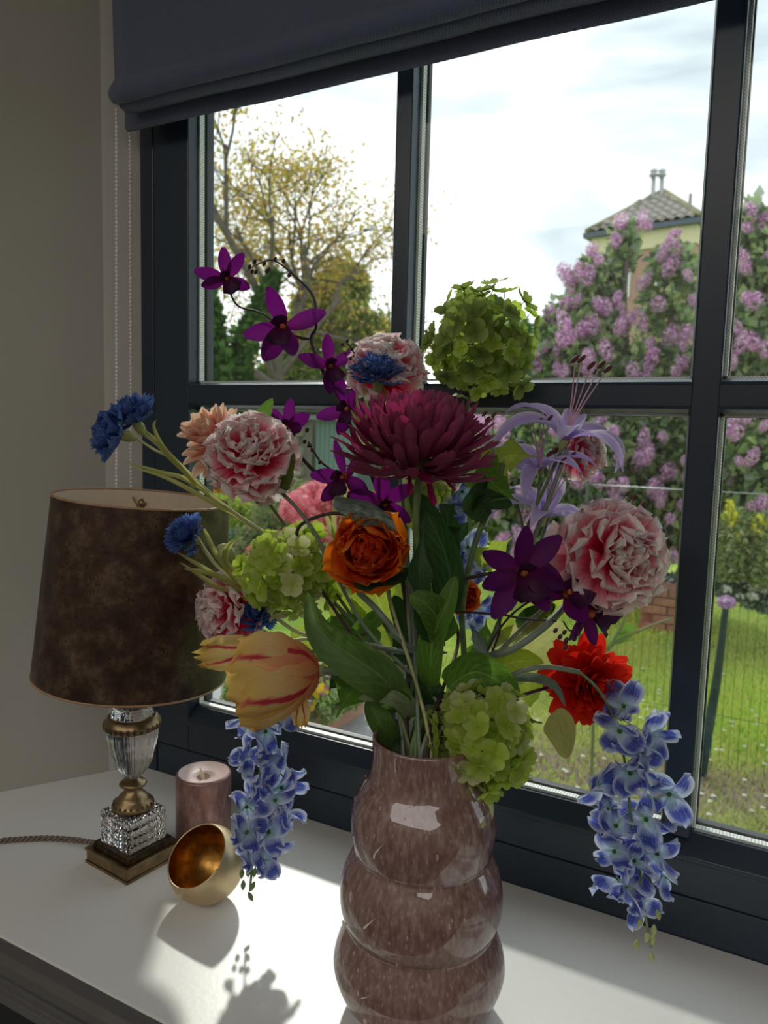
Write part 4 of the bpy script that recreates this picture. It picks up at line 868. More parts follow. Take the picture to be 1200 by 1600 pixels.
# ---- foliage sprigs ----------------------------------------------------------
def sprig(label, stempts, leaves, r=.0022, smat=M_stem, twigs=()):
    t = thing('foliage_sprig', (VC[0], VC[1], .1), label, 'foliage'); mo = mouth(); stem(t, mo+stempts, r, smat)
    for tw in twigs: stem(t, tw, r*.6, smat, n=5)
    for (pts, w, kind, mat, roll) in leaves: leafw([P(*q) for q in pts], w, kind, mat=mat, parent=t, roll=roll, nu=22, wave=.08)
    return t
sprig('leafy green sprig with a bright lime leaf right of the big burgundy bloom', [P(720, 1060, .86), P(722, 950, .84), P(742, 850, .84), P(775, 770, .85), P(785, 725, .86)],
      [([(765, 735, .86), (795, 712, .86), (840, 714, .86)], .052, 'lobed', m_leafy, .1), ([(752, 730, .84), (775, 760, .83), (812, 785, .83)], .048, 'lobed', m_leafm, .3),
       ([(738, 812, .83), (758, 780, .83), (800, 790, .84)], .034, 'ovate', m_leafd, .6), ([(725, 800, .83), (745, 775, .83), (760, 745, .83)], .020, 'plain', m_leafd, -.4),
       ([(700, 830, .82), (700, 800, .82), (712, 785, .83)], .030, 'lobed', m_leafd, -.2), ([(692, 835, .82), (715, 832, .81), (730, 818, .81)], .022, 'ovate', m_leafd, .5),
       ([(690, 870, .83), (700, 850, .82), (692, 825, .82)], .028, 'ovate', m_leafd, .2)], .0034)
sprig('sprig of broad lime leaves behind the orange ranunculus', [P(640, 1040, .93), P(590, 960, .93), P(560, 920, .93)],
      [([(640, 1020, .94), (600, 960, .94), (580, 905, .94), (560, 890, .94)], .080, 'ovate', m_leafy, .2), ([(560, 980, .92), (535, 950, .92), (505, 900, .92)], .040, 'serrate', m_leafy, 0.),
       ([(590, 1010, .90), (545, 980, .90), (515, 975, .90)], .036, 'ovate', m_leafm, .3), ([(505, 1020, .93), (480, 1000, .93), (455, 985, .93)], .040, 'ovate', m_leafy, -.2), ([(600, 960, .89), (575, 972, .885), (545, 990, .88)], .022, 'plain', m_leafm, -.3),
       ([(560, 1010, .91), (520, 985, .91), (488, 985, .91)], .044, 'lobed', m_leafm, .2), ([(585, 1060, .91), (545, 1040, .91), (500, 1045, .91)], .040, 'ovate', m_leafy, -.3), ([(530, 935, .91), (510, 905, .91), (508, 880, .91)], .030, 'serrate', m_leafy, .2),
       ([(630, 1040, .92), (632, 980, .92), (615, 930, .92)], .036, 'ovate', m_leafd, .4), ([(655, 1060, .9), (672, 1010, .9), (650, 960, .9)], .034, 'serrate', m_leafd, -.3)])
sprig('sprig with a pointed dark maple-like leaf hanging below the tulip leaf', [P(640, 1110, .88), P(600, 1080, .88), P(575, 1060, .88)],
      [([(575, 1050, .87), (552, 1075, .865), (525, 1122, .865)], .058, 'lobed', m_leafm, .1), ([(600, 1070, .88), (540, 1060, .88), (515, 1075, .88)], .03, 'serrate', m_leafd, .4)])
sprig('sprig of pale lobed leaves on the right behind the red dahlia', [P(720, 1080, .88), P(770, 1020, .90), P(830, 960, .91), P(870, 930, .92)],
      [([(780, 1040, .90), (825, 1010, .90), (880, 975, .90)], .070, 'ovate', m_leafp, .2), ([(800, 1070, .91), (850, 1050, .91), (880, 1010, .91)], .060, 'lobed', m_leafy, -.2),
       ([(810, 980, .90), (835, 960, .90), (868, 945, .90)], .030, 'ovate', m_leafd, .5), ([(780, 1000, .90), (790, 975, .90), (800, 955, .90)], .02, 'ovate', m_leafy, 0.), ([(820, 960, .90), (860, 940, .90), (900, 960, .90)], .03, 'ovate', m_leafy, .3), ([(750, 1060, .89), (800, 1035, .89), (850, 1035, .89)], .044, 'serrate', m_leafy, .1), ([(735, 1040, .88), (755, 1000, .88), (760, 965, .88)], .028, 'lobed', m_leafm, .1), ([(745, 880, .92), (775, 860, .92), (800, 840, .92)], .034, 'lobed', m_leafy, .1)],
      .0022, M_twig, twigs=([P(745, 1060, .86), P(770, 1000, .84), P(800, 960, .84), P(835, 935, .84)], [P(760, 1040, .86), P(780, 990, .85), P(782, 960, .85), P(800, 945, .85)]))
sprig('bottom sprig of serrated green leaves spilling over the vase rim', [P(670, 1140, .84)],
      [([(700, 1075, .79), (740, 1050, .785), (780, 1065, .78), (810, 1090, .78)], .046, 'ovate', m_leafm, .3), ([(770, 1110, .80), (800, 1120, .80), (848, 1130, .80)], .055, 'lobed', m_leafm, .2),
       ([(700, 1180, .80), (670, 1165, .80), (640, 1150, .80), (605, 1130, .81)], .046, 'lobed', m_leafd, .3), ([(690, 1160, .80), (660, 1140, .79), (630, 1128, .79)], .040, 'ovate', m_leafm, -.2),
       ([(640, 1160, .80), (625, 1172, .80), (605, 1165, .80)], .03, 'ovate', m_leafd, .1), ([(680, 1120, .82), (672, 1080, .81), (660, 1040, .82)], .03, 'ovate', m_leafd, .2)])
sprig('thick grey green stem with bare buds leaning right behind the dark orchids', [P(720, 1070, .86), P(755, 1030, .82), P(800, 1015, .80), P(850, 980, .80), P(885, 945, .82)],
      [([(748, 1010, .80), (755, 1035, .79), (760, 1060, .79)], .016, 'plain', m_leafg, .2), ([(740, 985, .80), (752, 1010, .79), (765, 1042, .79)], .014, 'plain', m_leafg, .6)], .0040, M_stemgrey)
sprig('tangle of grey green stems crossing left towards the tulip', [P(655, 1070, .86), P(640, 1020, .84), P(595, 960, .84), P(560, 925, .85)],
      [([(700, 1020, .84), (650, 1015, .83), (600, 985, .83)], .006, 'plain', m_leafg, .2), ([(690, 1015, .83), (620, 1018, .83), (565, 1005, .83)], .005, 'plain', m_leafg, .2), ([(640, 1130, .84), (655, 1100, .84), (675, 1020, .84)], .014, 'tulip', m_tleaf, .2)], .0036, M_stemgrey,
      twigs=([P(690, 1022, .84), P(640, 1018, .83), P(600, 1012, .83), P(560, 1003, .83)], [P(640, 1140, .85), P(645, 1060, .84), P(638, 960, .85), P(636, 880, .87)], [P(650, 1140, .86), P(652, 1000, .87), P(646, 900, .88)]))
# ================================================================== THE GARDEN
def G(px, py): return on_z(px, py, GZ)
def grass_ground():
    m, t, o = newmat('lawn_soil'); p = N(t, 'ShaderNodeBsdfPrincipled', ins={'Roughness': .9, 'Specular IOR Level': .1})
    f = noise(t, 1.6, 5); g = noise(t, 30, 4)
    c = ramp(t, [(.35, (.20, .34, .04)), (.55, (.34, .50, .07)), (.72, (.48, .56, .14))], f); c = mixc(t, math_(t, 'MULTIPLY', g, .4), c, (.14, .15, .05))
    t.links.new(c, p.inputs['Base Color']); t.links.new(p.outputs[0], o.inputs[0]); return m
M_lawn = grass_ground(); M_path = plain('fallen_petal_gravel', (.42, .33, .32), .9, var=.35, scale=25)
M_pave = plain('grey_paving', (.50, .47, .45), .85, var=.1, scale=14)
b = MB(); b.prism([(-60, .992), (40, .992), (40, 70), (-60, 70)], 'z', GZ-.1, GZ); o = b.obj('ground', M_lawn, smooth=False); o['kind'] = 'structure'
b = MB(); b.prism([(-3.4, 1.0), (1.0, 1.0), (1.2, 3.0), (-.2, 3.6), (-1.0, 3.9), (-2.6, 4.1), (-4.2, 4.6), (-5.0, 1.0)], 'z', GZ-.01, GZ+.004); o = b.obj('path', M_pave, smooth=False); o['kind'] = 'structure'
def fast_mesh(name, V, Fq, mat, tone=None, nq=4):
    me = bpy.data.meshes.new(name); V = np.asarray(V, np.float32); Fq = np.asarray(Fq, np.int32)
    me.vertices.add(len(V)); me.vertices.foreach_set('co', V.ravel()); me.loops.add(Fq.size); me.loops.foreach_set('vertex_index', Fq.ravel())
    me.polygons.add(len(Fq)); me.polygons.foreach_set('loop_start', np.arange(0, Fq.size, nq, dtype=np.int32)); me.polygons.foreach_set('loop_total', np.full(len(Fq), nq, np.int32))
    if tone is not None:
        a = me.color_attributes.new('tone', 'FLOAT_COLOR', 'POINT'); a.data.foreach_set('color', np.asarray(tone, np.float32).ravel())
    me.materials.append(mat); me.update(); me.validate(); return me
M_leafy = attr_mat('foliage', .42); M_floral = attr_mat('blossom', .45)
def leafcloud(name, pts, size, cols, parent, mat=None, flat=.0, aspect=.5, kind='stuff', jitter=.5):
    """one rhombic leaf at every point, folded along its midrib"""
    pts = np.asarray(pts); n = len(pts)
    d = NP.normal(size=(n, 3)); d[:, 2] = d[:, 2]*(1-flat)-.2; d /= np.linalg.norm(d, axis=1)[:, None]
    q = NP.normal(size=(n, 3)); a = np.cross(d, q); a /= np.linalg.norm(a, axis=1)[:, None]; nn = np.cross(a, d)
    s = size*NP.uniform(1-jitter, 1+jitter, n)[:, None]
    base = pts; tip = pts+d*s; midL = pts+d*s*.45+a*s*aspect*.5+nn*s*.12; midR = pts+d*s*.45-a*s*aspect*.5+nn*s*.12; mid = pts+d*s*.5
    V = np.stack([base, midR, tip, midL], 1).reshape(-1, 3); F = np.arange(4*n).reshape(n, 4)
    cols = np.asarray(cols); w = NP.randint(0, len(cols), n); c = cols[w]*NP.uniform(.75, 1.25, (n, 1)); c = np.clip(c, 0, 1)
    tone = np.repeat(np.concatenate([c, np.ones((n, 1))], 1), 4, axis=0)
    o = put(name, fast_mesh(name, V, F, mat or M_leafy, tone), parent)
    if kind: o['kind'] = kind
    return o
def blob(c, r, n, shell=.45):
    d = NP.normal(size=(n, 3)); d /= np.linalg.norm(d, axis=1)[:, None]; k = NP.uniform(shell, 1, (n, 1))**.6
    return np.array(c)+d*k*np.array(r)
def W3(px, py, t): return tuple(P(px, py, t))

# lawn blades in the wedge the window shows
n = 100000
px = NP.uniform(560, 1320, n); py = 938+(NP.uniform(0, 1, n)**.8)*420
dirs = np.stack([(px-600)/FPX, (py-800)/FPX, np.ones(n)], 1) @ RW.T; k = (GZ-.6)/dirs[:, 2]; gp = CAM+dirs*k[:, None]
keep = gp[:, 1] > 1.25; gp = gp[keep]; n = len(gp)
h = NP.uniform(.02, .05, n)[:, None]*(1+.0*gp[:, :1]); an = NP.uniform(0, 2*PI, n); w = .0045
dx = np.stack([np.cos(an), np.sin(an), np.zeros(n)], 1)*w; lean = NP.normal(size=(n, 3))*.012; lean[:, 2] = 0
V = np.stack([gp-dx, gp+dx, gp+np.array([0, 0, 1])*h*.7+lean*.5+dx*.6, gp+np.array([0, 0, 1])*h+lean], 1).reshape(-1, 3)
f = .5+.5*np.sin(gp[:, 0]*2.1+np.sin(gp[:, 1]*1.7)*1.5); g = NP.uniform(0, 1, n)
c = np.stack([.50+.28*f*g+.10*g, .60+.20*f, .12+.12*g], 1)
band = np.exp(-((gp[:, 1]-3.55-.25*np.sin(gp[:, 0]*2))/.28)**2)*(g > .35); c = c*(1-band[:, None])+np.array([.48, .36, .34])*band[:, None]
tone = np.repeat(np.concatenate([c, np.ones((n, 1))], 1), 4, axis=0)
lawn = put('grass', fast_mesh('grass', V, np.arange(4*n).reshape(n, 4), M_leafy, tone)); tag(lawn, 'sunlit lawn of short grass outside the right hand panes', 'grass', kind='stuff')
n = 260; sel = gp[NP.randint(0, len(gp), n)]; V = []; F = []
for i, q in enumerate(sel):
    s_ = .009; z = .04; b0 = len(V)
    V += [(q[0]-s_, q[1]-s_, GZ+z), (q[0]+s_, q[1]-s_, GZ+z+.004), (q[0]+s_, q[1]+s_, GZ+z), (q[0]-s_, q[1]+s_, GZ+z+.004)]; F.append((b0, b0+1, b0+2, b0+3))
dz = put('daisies', fast_mesh('daisies', V, F, M_floral, np.tile(np.array([.85, .82, .78, 1.]), (len(V), 1)))); tag(dz, 'white daisies and fallen petals scattered in the lawn', 'daisies', kind='stuff')

# ---- trees
M_bark = plain('bark', (.13, .105, .085), .9, var=.3, scale=8)
def tree(label, base, height, spread_, ncl, leafn, size, cols, lean=(0, 0), levels=4, seed=1, trunk_r=.16, name='tree', cat='tree', start=.28, extra=None):
    rr = random.Random(seed); t = thing(name, base, label, cat); b = MB(); tips = []
    base = Vector(base)
    def grow(p, d, L, r, lv):
        e_ = p+d*L; m_ = p+d*L*.5+Vector((rr.uniform(-1, 1), rr.uniform(-1, 1), rr.uniform(-.5, .5)))*L*.07
        b.tube([p, m_, e_], [r, r*.85, r*.65], 5 if lv < 2 else 4, cap=False, sub=2)
        if lv >= 2: tips.append((m_, r)); tips.append((e_, r))
        if lv < levels:
            for k in range(rr.choice((3, 3, 4)) if lv else 5):
                q = (d*rr.uniform(.55, 1.0)+Vector((rr.gauss(0, 1), rr.gauss(0, 1), rr.gauss(.18, .6)))*spread_).normalized(); grow(p.lerp(e_, rr.uniform(.55, 1.)), q, L*rr.uniform(.58, .80), r*.55, lv+1)
    grow(base, Vector((lean[0], lean[1], 1)).normalized(), height*start, trunk_r, 0)
    b.obj('branches', M_bark, t)
    pts = np.array([tuple(q[0]) for q in tips]); pick = pts[NP.randint(0, len(pts), leafn)]+NP.normal(size=(leafn, 3))*height*.022
    leafcloud('foliage', pick, size, cols, t)
    if extra: extra(t)
    return t
yel = [(.56, .40, .06), (.66, .48, .10), (.50, .42, .08), (.66, .40, .10), (.42, .40, .08)]
tree('tall spring tree with yellow young leaves outside the upper left pane', W3(425, 745, 19), 12.6, .60, 0, 21000, .11, yel, lean=(.0, 0), levels=5, seed=5, trunk_r=.2, start=.30)
# ivy covered trunks
def ivy(label, spots, n, seed):
    t = thing('ivy_trunk', spots[0][0:3], label, 'tree'); b = MB(); b.tube([s[:3] for s in spots], [s[3]*.5 for s in spots], 7); b.obj('trunk', M_bark, t)
    pts = []
    for k in range(n):
        i = NP.randint(0, len(spots)-1); u = NP.uniform(); a = np.array(spots[i]); c = np.array(spots[i+1]); q = a*(1-u)+c*u; v = NP.normal(size=3); v /= np.linalg.norm(v); pts.append(q[:3]+v*q[3]*NP.uniform(.6, 1.25))
    leafcloud('foliage', pts, .16, [(.05, .12, .03), (.08, .16, .04), (.12, .22, .05)], t, aspect=.8)
def sp(l, t): return [(*W3(x, y, t), r*t/1200) for x, y, r in l]
ivy('dark ivy covered trunk leaning right, at the left of the upper left pane', sp([(340, 690, 30), (345, 600, 26), (330, 520, 20), (318, 450, 13)], 17), 3000, 1)
ivy('dark ivy covered trunk rising under the yellow tree', sp([(375, 690, 26), (372, 580, 20), (385, 520, 17), (410, 470, 12), (430, 430, 8)], 17.5), 2600, 2)
def shrub(name, label, cat, blobs, size, cols, stems_=True, aspect=.55, extra=None, grp=None):
    base = Vector((blobs[0][0][0], blobs[0][0][1], GZ)); t = thing(name, base, label, cat, grp)
    pts = np.concatenate([blob(c, r, n_) for c, r, n_ in blobs]); pts = pts[pts[:, 2] > GZ]
    leafcloud('foliage', pts, size, cols, t, aspect=aspect)
    if stems_:
        b = MB()
        for c, r, n_ in blobs:
            for k in range(3): b.tube([(c[0]+rnd(-.1, .1), c[1]+rnd(-.1, .1), GZ), (c[0]+rnd(-.3, .3)*r[0], c[1], (GZ+c[2])/2), (c[0]+rnd(-.6, .6)*r[0], c[1]+rnd(-.4, .4)*r[1], c[2]+r[2]*.5)], [.03, .02, .008], 5)
        b.obj('stems', M_bark, t)
    if extra: extra(t)
    return t
def bl_(px, py, t, rx, ry, n_, dr=.7): return (W3(px, py, t), (rx*t/1200, min(rx, ry)*t/1200*dr+.1, ry*t/1200), n_)
grn = [(.10, .20, .04), (.16, .28, .05), (.24, .36, .08), (.08, .16, .04)]
shrub('round_tree', 'green leafy tree behind the yellow one, left of the middle mullion', 'tree', [bl_(570, 560, 22, 52, 80, 5200), bl_(500, 540, 23, 60, 110, 5200), bl_(540, 450, 24, 44, 40, 1800), bl_(450, 600, 21, 50, 60, 2600), bl_(590, 640, 22, 60, 60, 2500)], .22, [(.20, .30, .07), (.30, .36, .09), (.38, .36, .10), (.14, .25, .05)])
shrub('hedge', 'green hedge across the back of the garden behind the shed', 'hedge', [bl_(360, 655, 20, 90, 34, 3500), bl_(480, 640, 21, 90, 26, 2600), bl_(620, 670, 19, 70, 60, 3600), bl_(720, 700, 18, 90, 80, 5200), bl_(790, 560, 19, 60, 70, 3000)], .16, [(.10, .20, .06), (.16, .28, .08), (.06, .13, .05)])
shrub('round_shrub', 'yellow green shrub just above the lampshade corner', 'shrub', [bl_(350, 800, 9, 50, 26, 3200), bl_(400, 810, 9, 40, 26, 2400), bl_(325, 790, 9.3, 40, 20, 1200)], .05, [(.42, .50, .06), (.52, .58, .10), (.28, .40, .06)])
shrub('round_shrub', 'blue green low shrub below the yellow green one', 'shrub', [bl_(370, 865, 7.8, 60, 40, 3600), bl_(430, 860, 7.9, 50, 36, 2600), bl_(330, 880, 7.8, 50, 40, 2400), bl_(520, 900, 7.6, 70, 40, 3400), bl_(620, 900, 7.6, 70, 40, 3400)], .05, [(.07, .15, .09), (.12, .22, .12), (.20, .28, .18), (.06, .11, .06)])
# pink azalea : leaves, blossoms
def truss_mesh(name, n_, r, s, cols, seed):
    rs = np.random.RandomState(seed); V = []; F = []; T_ = []
    for k in range(n_):
        d = rs.normal(size=3); d /= np.linalg.norm(d); c = d*np.array(r)*rs.uniform(.6, 1); a = np.cross(d, rs.normal(size=3)); a /= np.linalg.norm(a); e_ = np.cross(d, a); col = np.array(cols[rs.randint(len(cols))])*rs.uniform(.8, 1.15)
        b0 = len(V); V.append(tuple(c))
        for j in range(4):
            an = j*PI/2; an2 = an+PI/4; V.append(tuple(c+(a*math.cos(an)+e_*math.sin(an))*s+d*s*.25)); V.append(tuple(c+(a*math.cos(an2)+e_*math.sin(an2))*s*.45))
        for j in range(4): F.append((b0, b0+1+((2*j-1) % 8), b0+1+2*j, b0+2+2*j))
        T_ += [(*np.clip(col, 0, 1), 1)]*9
    return fast_mesh(name, V, F, M_floral, T_)
def azal(t):
    ms = [truss_mesh('blossom_cluster', 34, (.055, .055, .05), .024, [(.86, .28, .34), (.88, .40, .44), (.80, .22, .30), (.9, .52, .5)], k) for k in range(4)]
    for k in range(230):
        x = rnd(-1, 1); px = 480+x*115; top = 745+abs(x-.25)*70; py = top+(1-random.random()**.6)*(110) + (40 if x < -.4 else 0)
        q = P(px, min(py, 905), 7.05+rnd(-.3, .35)); put('blossom_cluster', random.choice(ms), t, T(*q) @ SC(rnd(1.0, 1.5)) @ RZ(rnd(0, 6)))
shrub('azalea', 'pink flowering azalea bush seen through the lower left pane', 'shrub', [bl_(480, 820, 7.7, 105, 70, 5200), bl_(410, 860, 7.6, 50, 50, 2000), bl_(560, 830, 7.7, 50, 60, 2200)], .055, [(.16, .24, .08), (.26, .32, .12), (.30, .28, .14)], extra=azal)
shrub('red_shrub', 'small red and orange leaved shrub beside the lampshade top', 'shrub', [bl_(340, 752, 11, 26, 18, 900)], .07, [(.75, .20, .05), (.80, .42, .08), (.5, .12, .05)])
# stone wall and shed
M_stone = plain('garden_stone', (.40, .36, .29), .9, var=.2, scale=3, bmp=.4, bd=.02); M_shed = plain('shed_green_paint', (.16, .25, .23), .6, var=.06, scale=3, sc=(4, 4, 1)); M_slate = plain('shed_roof', (.22, .23, .23), .7)
wc = P(470, 690, 20); wy = wc.y
sw = thing('stone_wall', (wc.x, wy, GZ), 'beige stone garden wall left of the green shed', 'wall')
xa = on_y(400, 690, wy).x; xb = on_y(488, 690, wy).x; zt_ = on_y(450, 655, wy).z; zb_ = GZ
stm = []
for k in range(4):
    b = MB(); q = [rnd(-.03, .03) for _ in range(8)]; pts_ = [(-.23+q[0], -.12), (.23+q[1], -.12+q[2]*.3), (.23+q[3], .12+q[4]*.3), (-.23+q[5], .12)]
    b.prism([(a, c) for a, c in pts_], 'y', -.16, .02+q[6]); stm.append(b.mesh('stone', M_stone, False))
nr = int((zt_-zb_)/.26)
for r in range(nr):
    for c in range(int((xb-xa)/.49)): put('stone', random.choice(stm), sw, T(xa+.25+c*.49+(r % 2)*.1, wy+rnd(-.02, .02), zb_+.13+r*.26))
b = MB(); b.box(xa, xb-.02, wy+.02, wy+.3, zb_, zt_); b.obj('mortar_core', plain('mortar', (.26, .24, .2), .95), sw, False)
b = MB(); b.box(xa-.05, xb, wy-.22, wy+.35, zt_, zt_+.10); b.obj('coping', M_stone, sw, False)
sx0 = on_y(489, 700, wy-.3).x+.1; sx1 = on_y(560, 700, wy-.3).x; st_ = on_y(520, 655, wy-.3).z
shd = thing('garden_shed', ((sx0+sx1)/2, wy-.3, GZ), 'grey green garden shed behind the azalea and orchids', 'shed')
nb = 9
for k in range(nb):
    b = MB(); b.box(sx0+(sx1-sx0)*k/nb+.008, sx0+(sx1-sx0)*(k+1)/nb-.008, wy-.34, wy-.3, GZ, st_); b.obj('board', M_shed, shd, False)
b = MB(); b.box(sx0, sx1, wy-.3, wy+1.2, GZ, st_); b.obj('shed_body', M_shed, shd, False)
b = MB(); b.prism([(wy-.6, st_-.02), (wy-.6, st_+.07), (wy+1.3, st_+.30), (wy+1.3, st_+.2)], 'x', sx0, sx1+.2); b.obj('roof', M_slate, shd, False)

# ---- lilac
def lilac(label, spots, blobs, seed, stems_px, cols=None):
    rr = random.Random(seed); base = Vector((*W3(spots[0][0], 900, spots[0][2])[:2], GZ)); t = thing('lilac_bush', base, label, 'shrub')
    pts = np.concatenate([blob(c, r, n_, .25) for c, r, n_ in blobs]); pts = pts[pts[:, 2] > GZ+.2]
    leafcloud('foliage', pts, .078, [(.20, .31, .12), (.30, .42, .16), (.38, .49, .22), (.13, .20, .11), (.46, .54, .24), (.33, .39, .28)], t, aspect=.75)
    b = MB()
    for line in stems_px: b.tube([W3(*q) for q in line], [.035-.007*i for i in range(len(line))], 5)
    b.obj('stems', M_bark, t)
    ms = [truss_mesh('flower_panicle', 160, (.058, .058, .11) if k % 2 else (.05, .07, .075), .013, [(.72, .36, .62), (.82, .52, .72), (.56, .22, .54), (.90, .72, .82)], k) for k in range(6)]
    for (x, y, tt) in spots: put('flower_panicle', rr.choice(ms), t, T(*P(x, y, tt)) @ Matrix.Rotation(rr.uniform(-.5, .5), 4, 'X') @ Matrix.Rotation(rr.uniform(-.6, .6), 4, 'Y') @ RZ(rr.uniform(0, 6)) @ SC(rr.uniform(.75, 1.3)*tt/7))
    return t
sp1 = [(970, 345, 6.8), (962, 375, 6.8), (1002, 345, 6.9), (1012, 352, 6.9), (925, 390, 6.7), (935, 405, 6.7), (920, 430, 6.7), (905, 425, 6.7), (882, 425, 6.9), (890, 440, 6.8), (1050, 375, 6.6), (1060, 390, 6.6), (1035, 395, 6.6), (1052, 410, 6.6), (1006, 440, 6.7), (1045, 420, 6.6), (900, 470, 6.7), (885, 475, 6.8), (935, 475, 6.6), (945, 480, 6.6), (965, 465, 6.6), (970, 480, 6.6), (860, 490, 6.9), (865, 500, 6.9), (920, 510, 6.6), (930, 505, 6.6), (910, 515, 6.6), (1028, 475, 6.6), (1075, 520, 6.5), (1068, 540, 6.5), (1015, 535, 6.5), (1020, 550, 6.5), (1018, 562, 6.5), (1055, 580, 6.4), (855, 540, 6.9), (870, 545, 6.8), (870, 575, 6.8), (880, 580, 6.7), (845, 558, 7), (840, 575, 7), (920, 573, 6.5), (990, 585, 6.5), (985, 497, 6.7), (1000, 500, 6.7), (1085, 470, 6.4), (1075, 430, 6.4), (1080, 610, 6.4)]
rl_ = random.Random(4)
for k in range(110):
    x = rl_.uniform(690, 1085); y = rl_.uniform(640, 880); sp1.append((x, y, rl_.uniform(6.0, 6.9)))
for k in range(22): sp1.append((rl_.uniform(860, 1085), rl_.uniform(500, 610), rl_.uniform(6.3, 6.9)))
lilac('big lilac bush with mauve panicles filling the middle right panes', sp1,
      [bl_(930, 455, 7, 44, 56, 1500), bl_(975, 385, 7, 22, 44, 420), bl_(905, 525, 7, 70, 66, 3200), bl_(1045, 470, 6.9, 50, 90, 900), bl_(1020, 590, 6.9, 100, 60, 3600), bl_(1000, 680, 6.9, 130, 80, 6500), bl_(860, 590, 7.2, 60, 50, 2200), bl_(850, 720, 7, 130, 110, 8500), bl_(1020, 790, 6.9, 110, 90, 6500), bl_(740, 760, 7.2, 90, 90, 5000), bl_(880, 860, 7.1, 120, 60, 4500), bl_(1055, 410, 6.8, 34, 36, 360)], 2,
      [[(1065, 560, 6.8), (1050, 500, 6.8), (1040, 450, 6.8), (1045, 420, 6.8)], [(980, 560, 6.9), (975, 470, 6.9), (980, 390, 6.9), (975, 350, 6.9)], [(980, 940, 6.9), (985, 800, 6.9), (980, 650, 6.9), (980, 540, 6.9)], [(1030, 940, 6.8), (1050, 800, 6.8), (1055, 650, 6.8), (1065, 540, 6.8)], [(900, 940, 7), (890, 780, 7), (900, 620, 7), (915, 460, 7)]])
sp2 = [(1175, 330, 5.6), (1168, 355, 5.6), (1195, 345, 5.6), (1160, 405, 5.5), (1165, 420, 5.5), (1168, 465, 5.4), (1180, 470, 5.4), (1145, 565, 5.4), (1175, 535, 5.4), (1160, 535, 5.4), (1195, 545, 5.4), (1148, 510, 5.5), (1140, 665, 5.3), (1150, 675, 5.3), (1165, 650, 5.3), (1155, 720, 5.3), (1175, 715, 5.3), (1190, 785, 5.3), (1175, 790, 5.3), (1195, 665, 5.3), (1205, 400, 5.5), (1215, 450, 5.5), (1220, 560, 5.4), (1225, 680, 5.4), (1145, 880, 5.6), (1135, 855, 5.6), (1190, 900, 5.5)]
lilac('nearer lilac bush with mauve panicles filling the far right panes', sp2,
      [bl_(1190, 420, 5.8, 60, 90, 2600), bl_(1190, 540, 5.8, 90, 90, 4200), bl_(1195, 680, 5.8, 100, 100, 5200), bl_(1200, 800, 5.9, 90, 80, 3600), bl_(1170, 350, 5.8, 24, 40, 500)], 3,
      [[(1200, 940, 5.8), (1190, 760, 5.8), (1180, 560, 5.8), (1170, 400, 5.8)], [(1140, 760, 5.7), (1160, 690, 5.7), (1200, 620, 5.7)]])
def daub(cols, pts_, r, m_n, nm):
    ms = [truss_mesh(nm, m_n, r, .016, cols, k) for k in range(3)]
    return lambda t: [put(nm, random.choice(ms), t, T(*P(x, y, d)) @ SC(rnd(.8, 1.2))) for x, y, d in pts_]
shrub('yellow_spurge', 'green shrub with yellow flower tips right of the right mullion', 'shrub', [bl_(1145, 850, 5.0, 26, 60, 1500), bl_(1190, 860, 5.0, 30, 60, 1800)], .04, [(.24, .32, .10), (.34, .40, .16), (.42, .44, .24)], stems_=False,
      extra=daub([(.72, .70, .05), (.80, .78, .12)], [(1140, 790, 4.9), (1148, 808, 4.9), (1142, 822, 4.9), (1150, 838, 4.9), (1185, 812, 4.9), (1178, 825, 4.9), (1192, 820, 4.9), (1135, 805, 4.9), (1186, 835, 4.9)], (.03, .03, .04), 26, 'flower_tip'))
shrub('silver_shrub', 'silver blue low shrub with white blossoms at the far end of the lawn', 'shrub', [bl_(1150, 900, 5.4, 50, 36, 2600), bl_(1200, 920, 5.3, 50, 36, 2600), bl_(1060, 920, 6.6, 40, 26, 1200), bl_(880, 925, 6.8, 90, 26, 2600)], .045, [(.16, .22, .20), (.26, .32, .30), (.10, .15, .11), (.6, .6, .56)], stems_=False,
      extra=daub([(.85, .82, .78), (.9, .86, .84)], [(1135+rnd(0, 70), 890+rnd(0, 50), 5.1) for _ in range(18)]+[(1045+rnd(-8, 30), 925+rnd(-14, 14), 6.3) for _ in range(8)]+[(1015+rnd(-8, 12), 930+rnd(-14, 10), 6.3) for _ in range(6)], (.03, .03, .02), 14, 'blossom'))
# brick planter
M_brk = plain('red_brick', (.34, .15, .10), .9, var=.25, scale=12)
pc = on_y(1045, 922, 6.2); pl = thing('brick_planter', (pc.x, 6.2, GZ), 'low red brick planter at the end of the lawn behind the pale carnation', 'planter')
bm = MB(); bm.box(-.098, .098, -.045, .045, -.03, .03); bme = bm.mesh('brick', M_brk, False)
z0 = on_y(1045, 945, 6.2).z
for r in range(5):
    for c in range(2): put('brick', bme, pl, T(pc.x-.10+c*.205+(r % 2)*.1, 6.2, GZ+.035+r*.068))
b = MB(); b.box(pc.x-.2, pc.x+.3, 6.22, 6.5, GZ, GZ+.33); b.obj('planter_core', M_brk, pl, False)

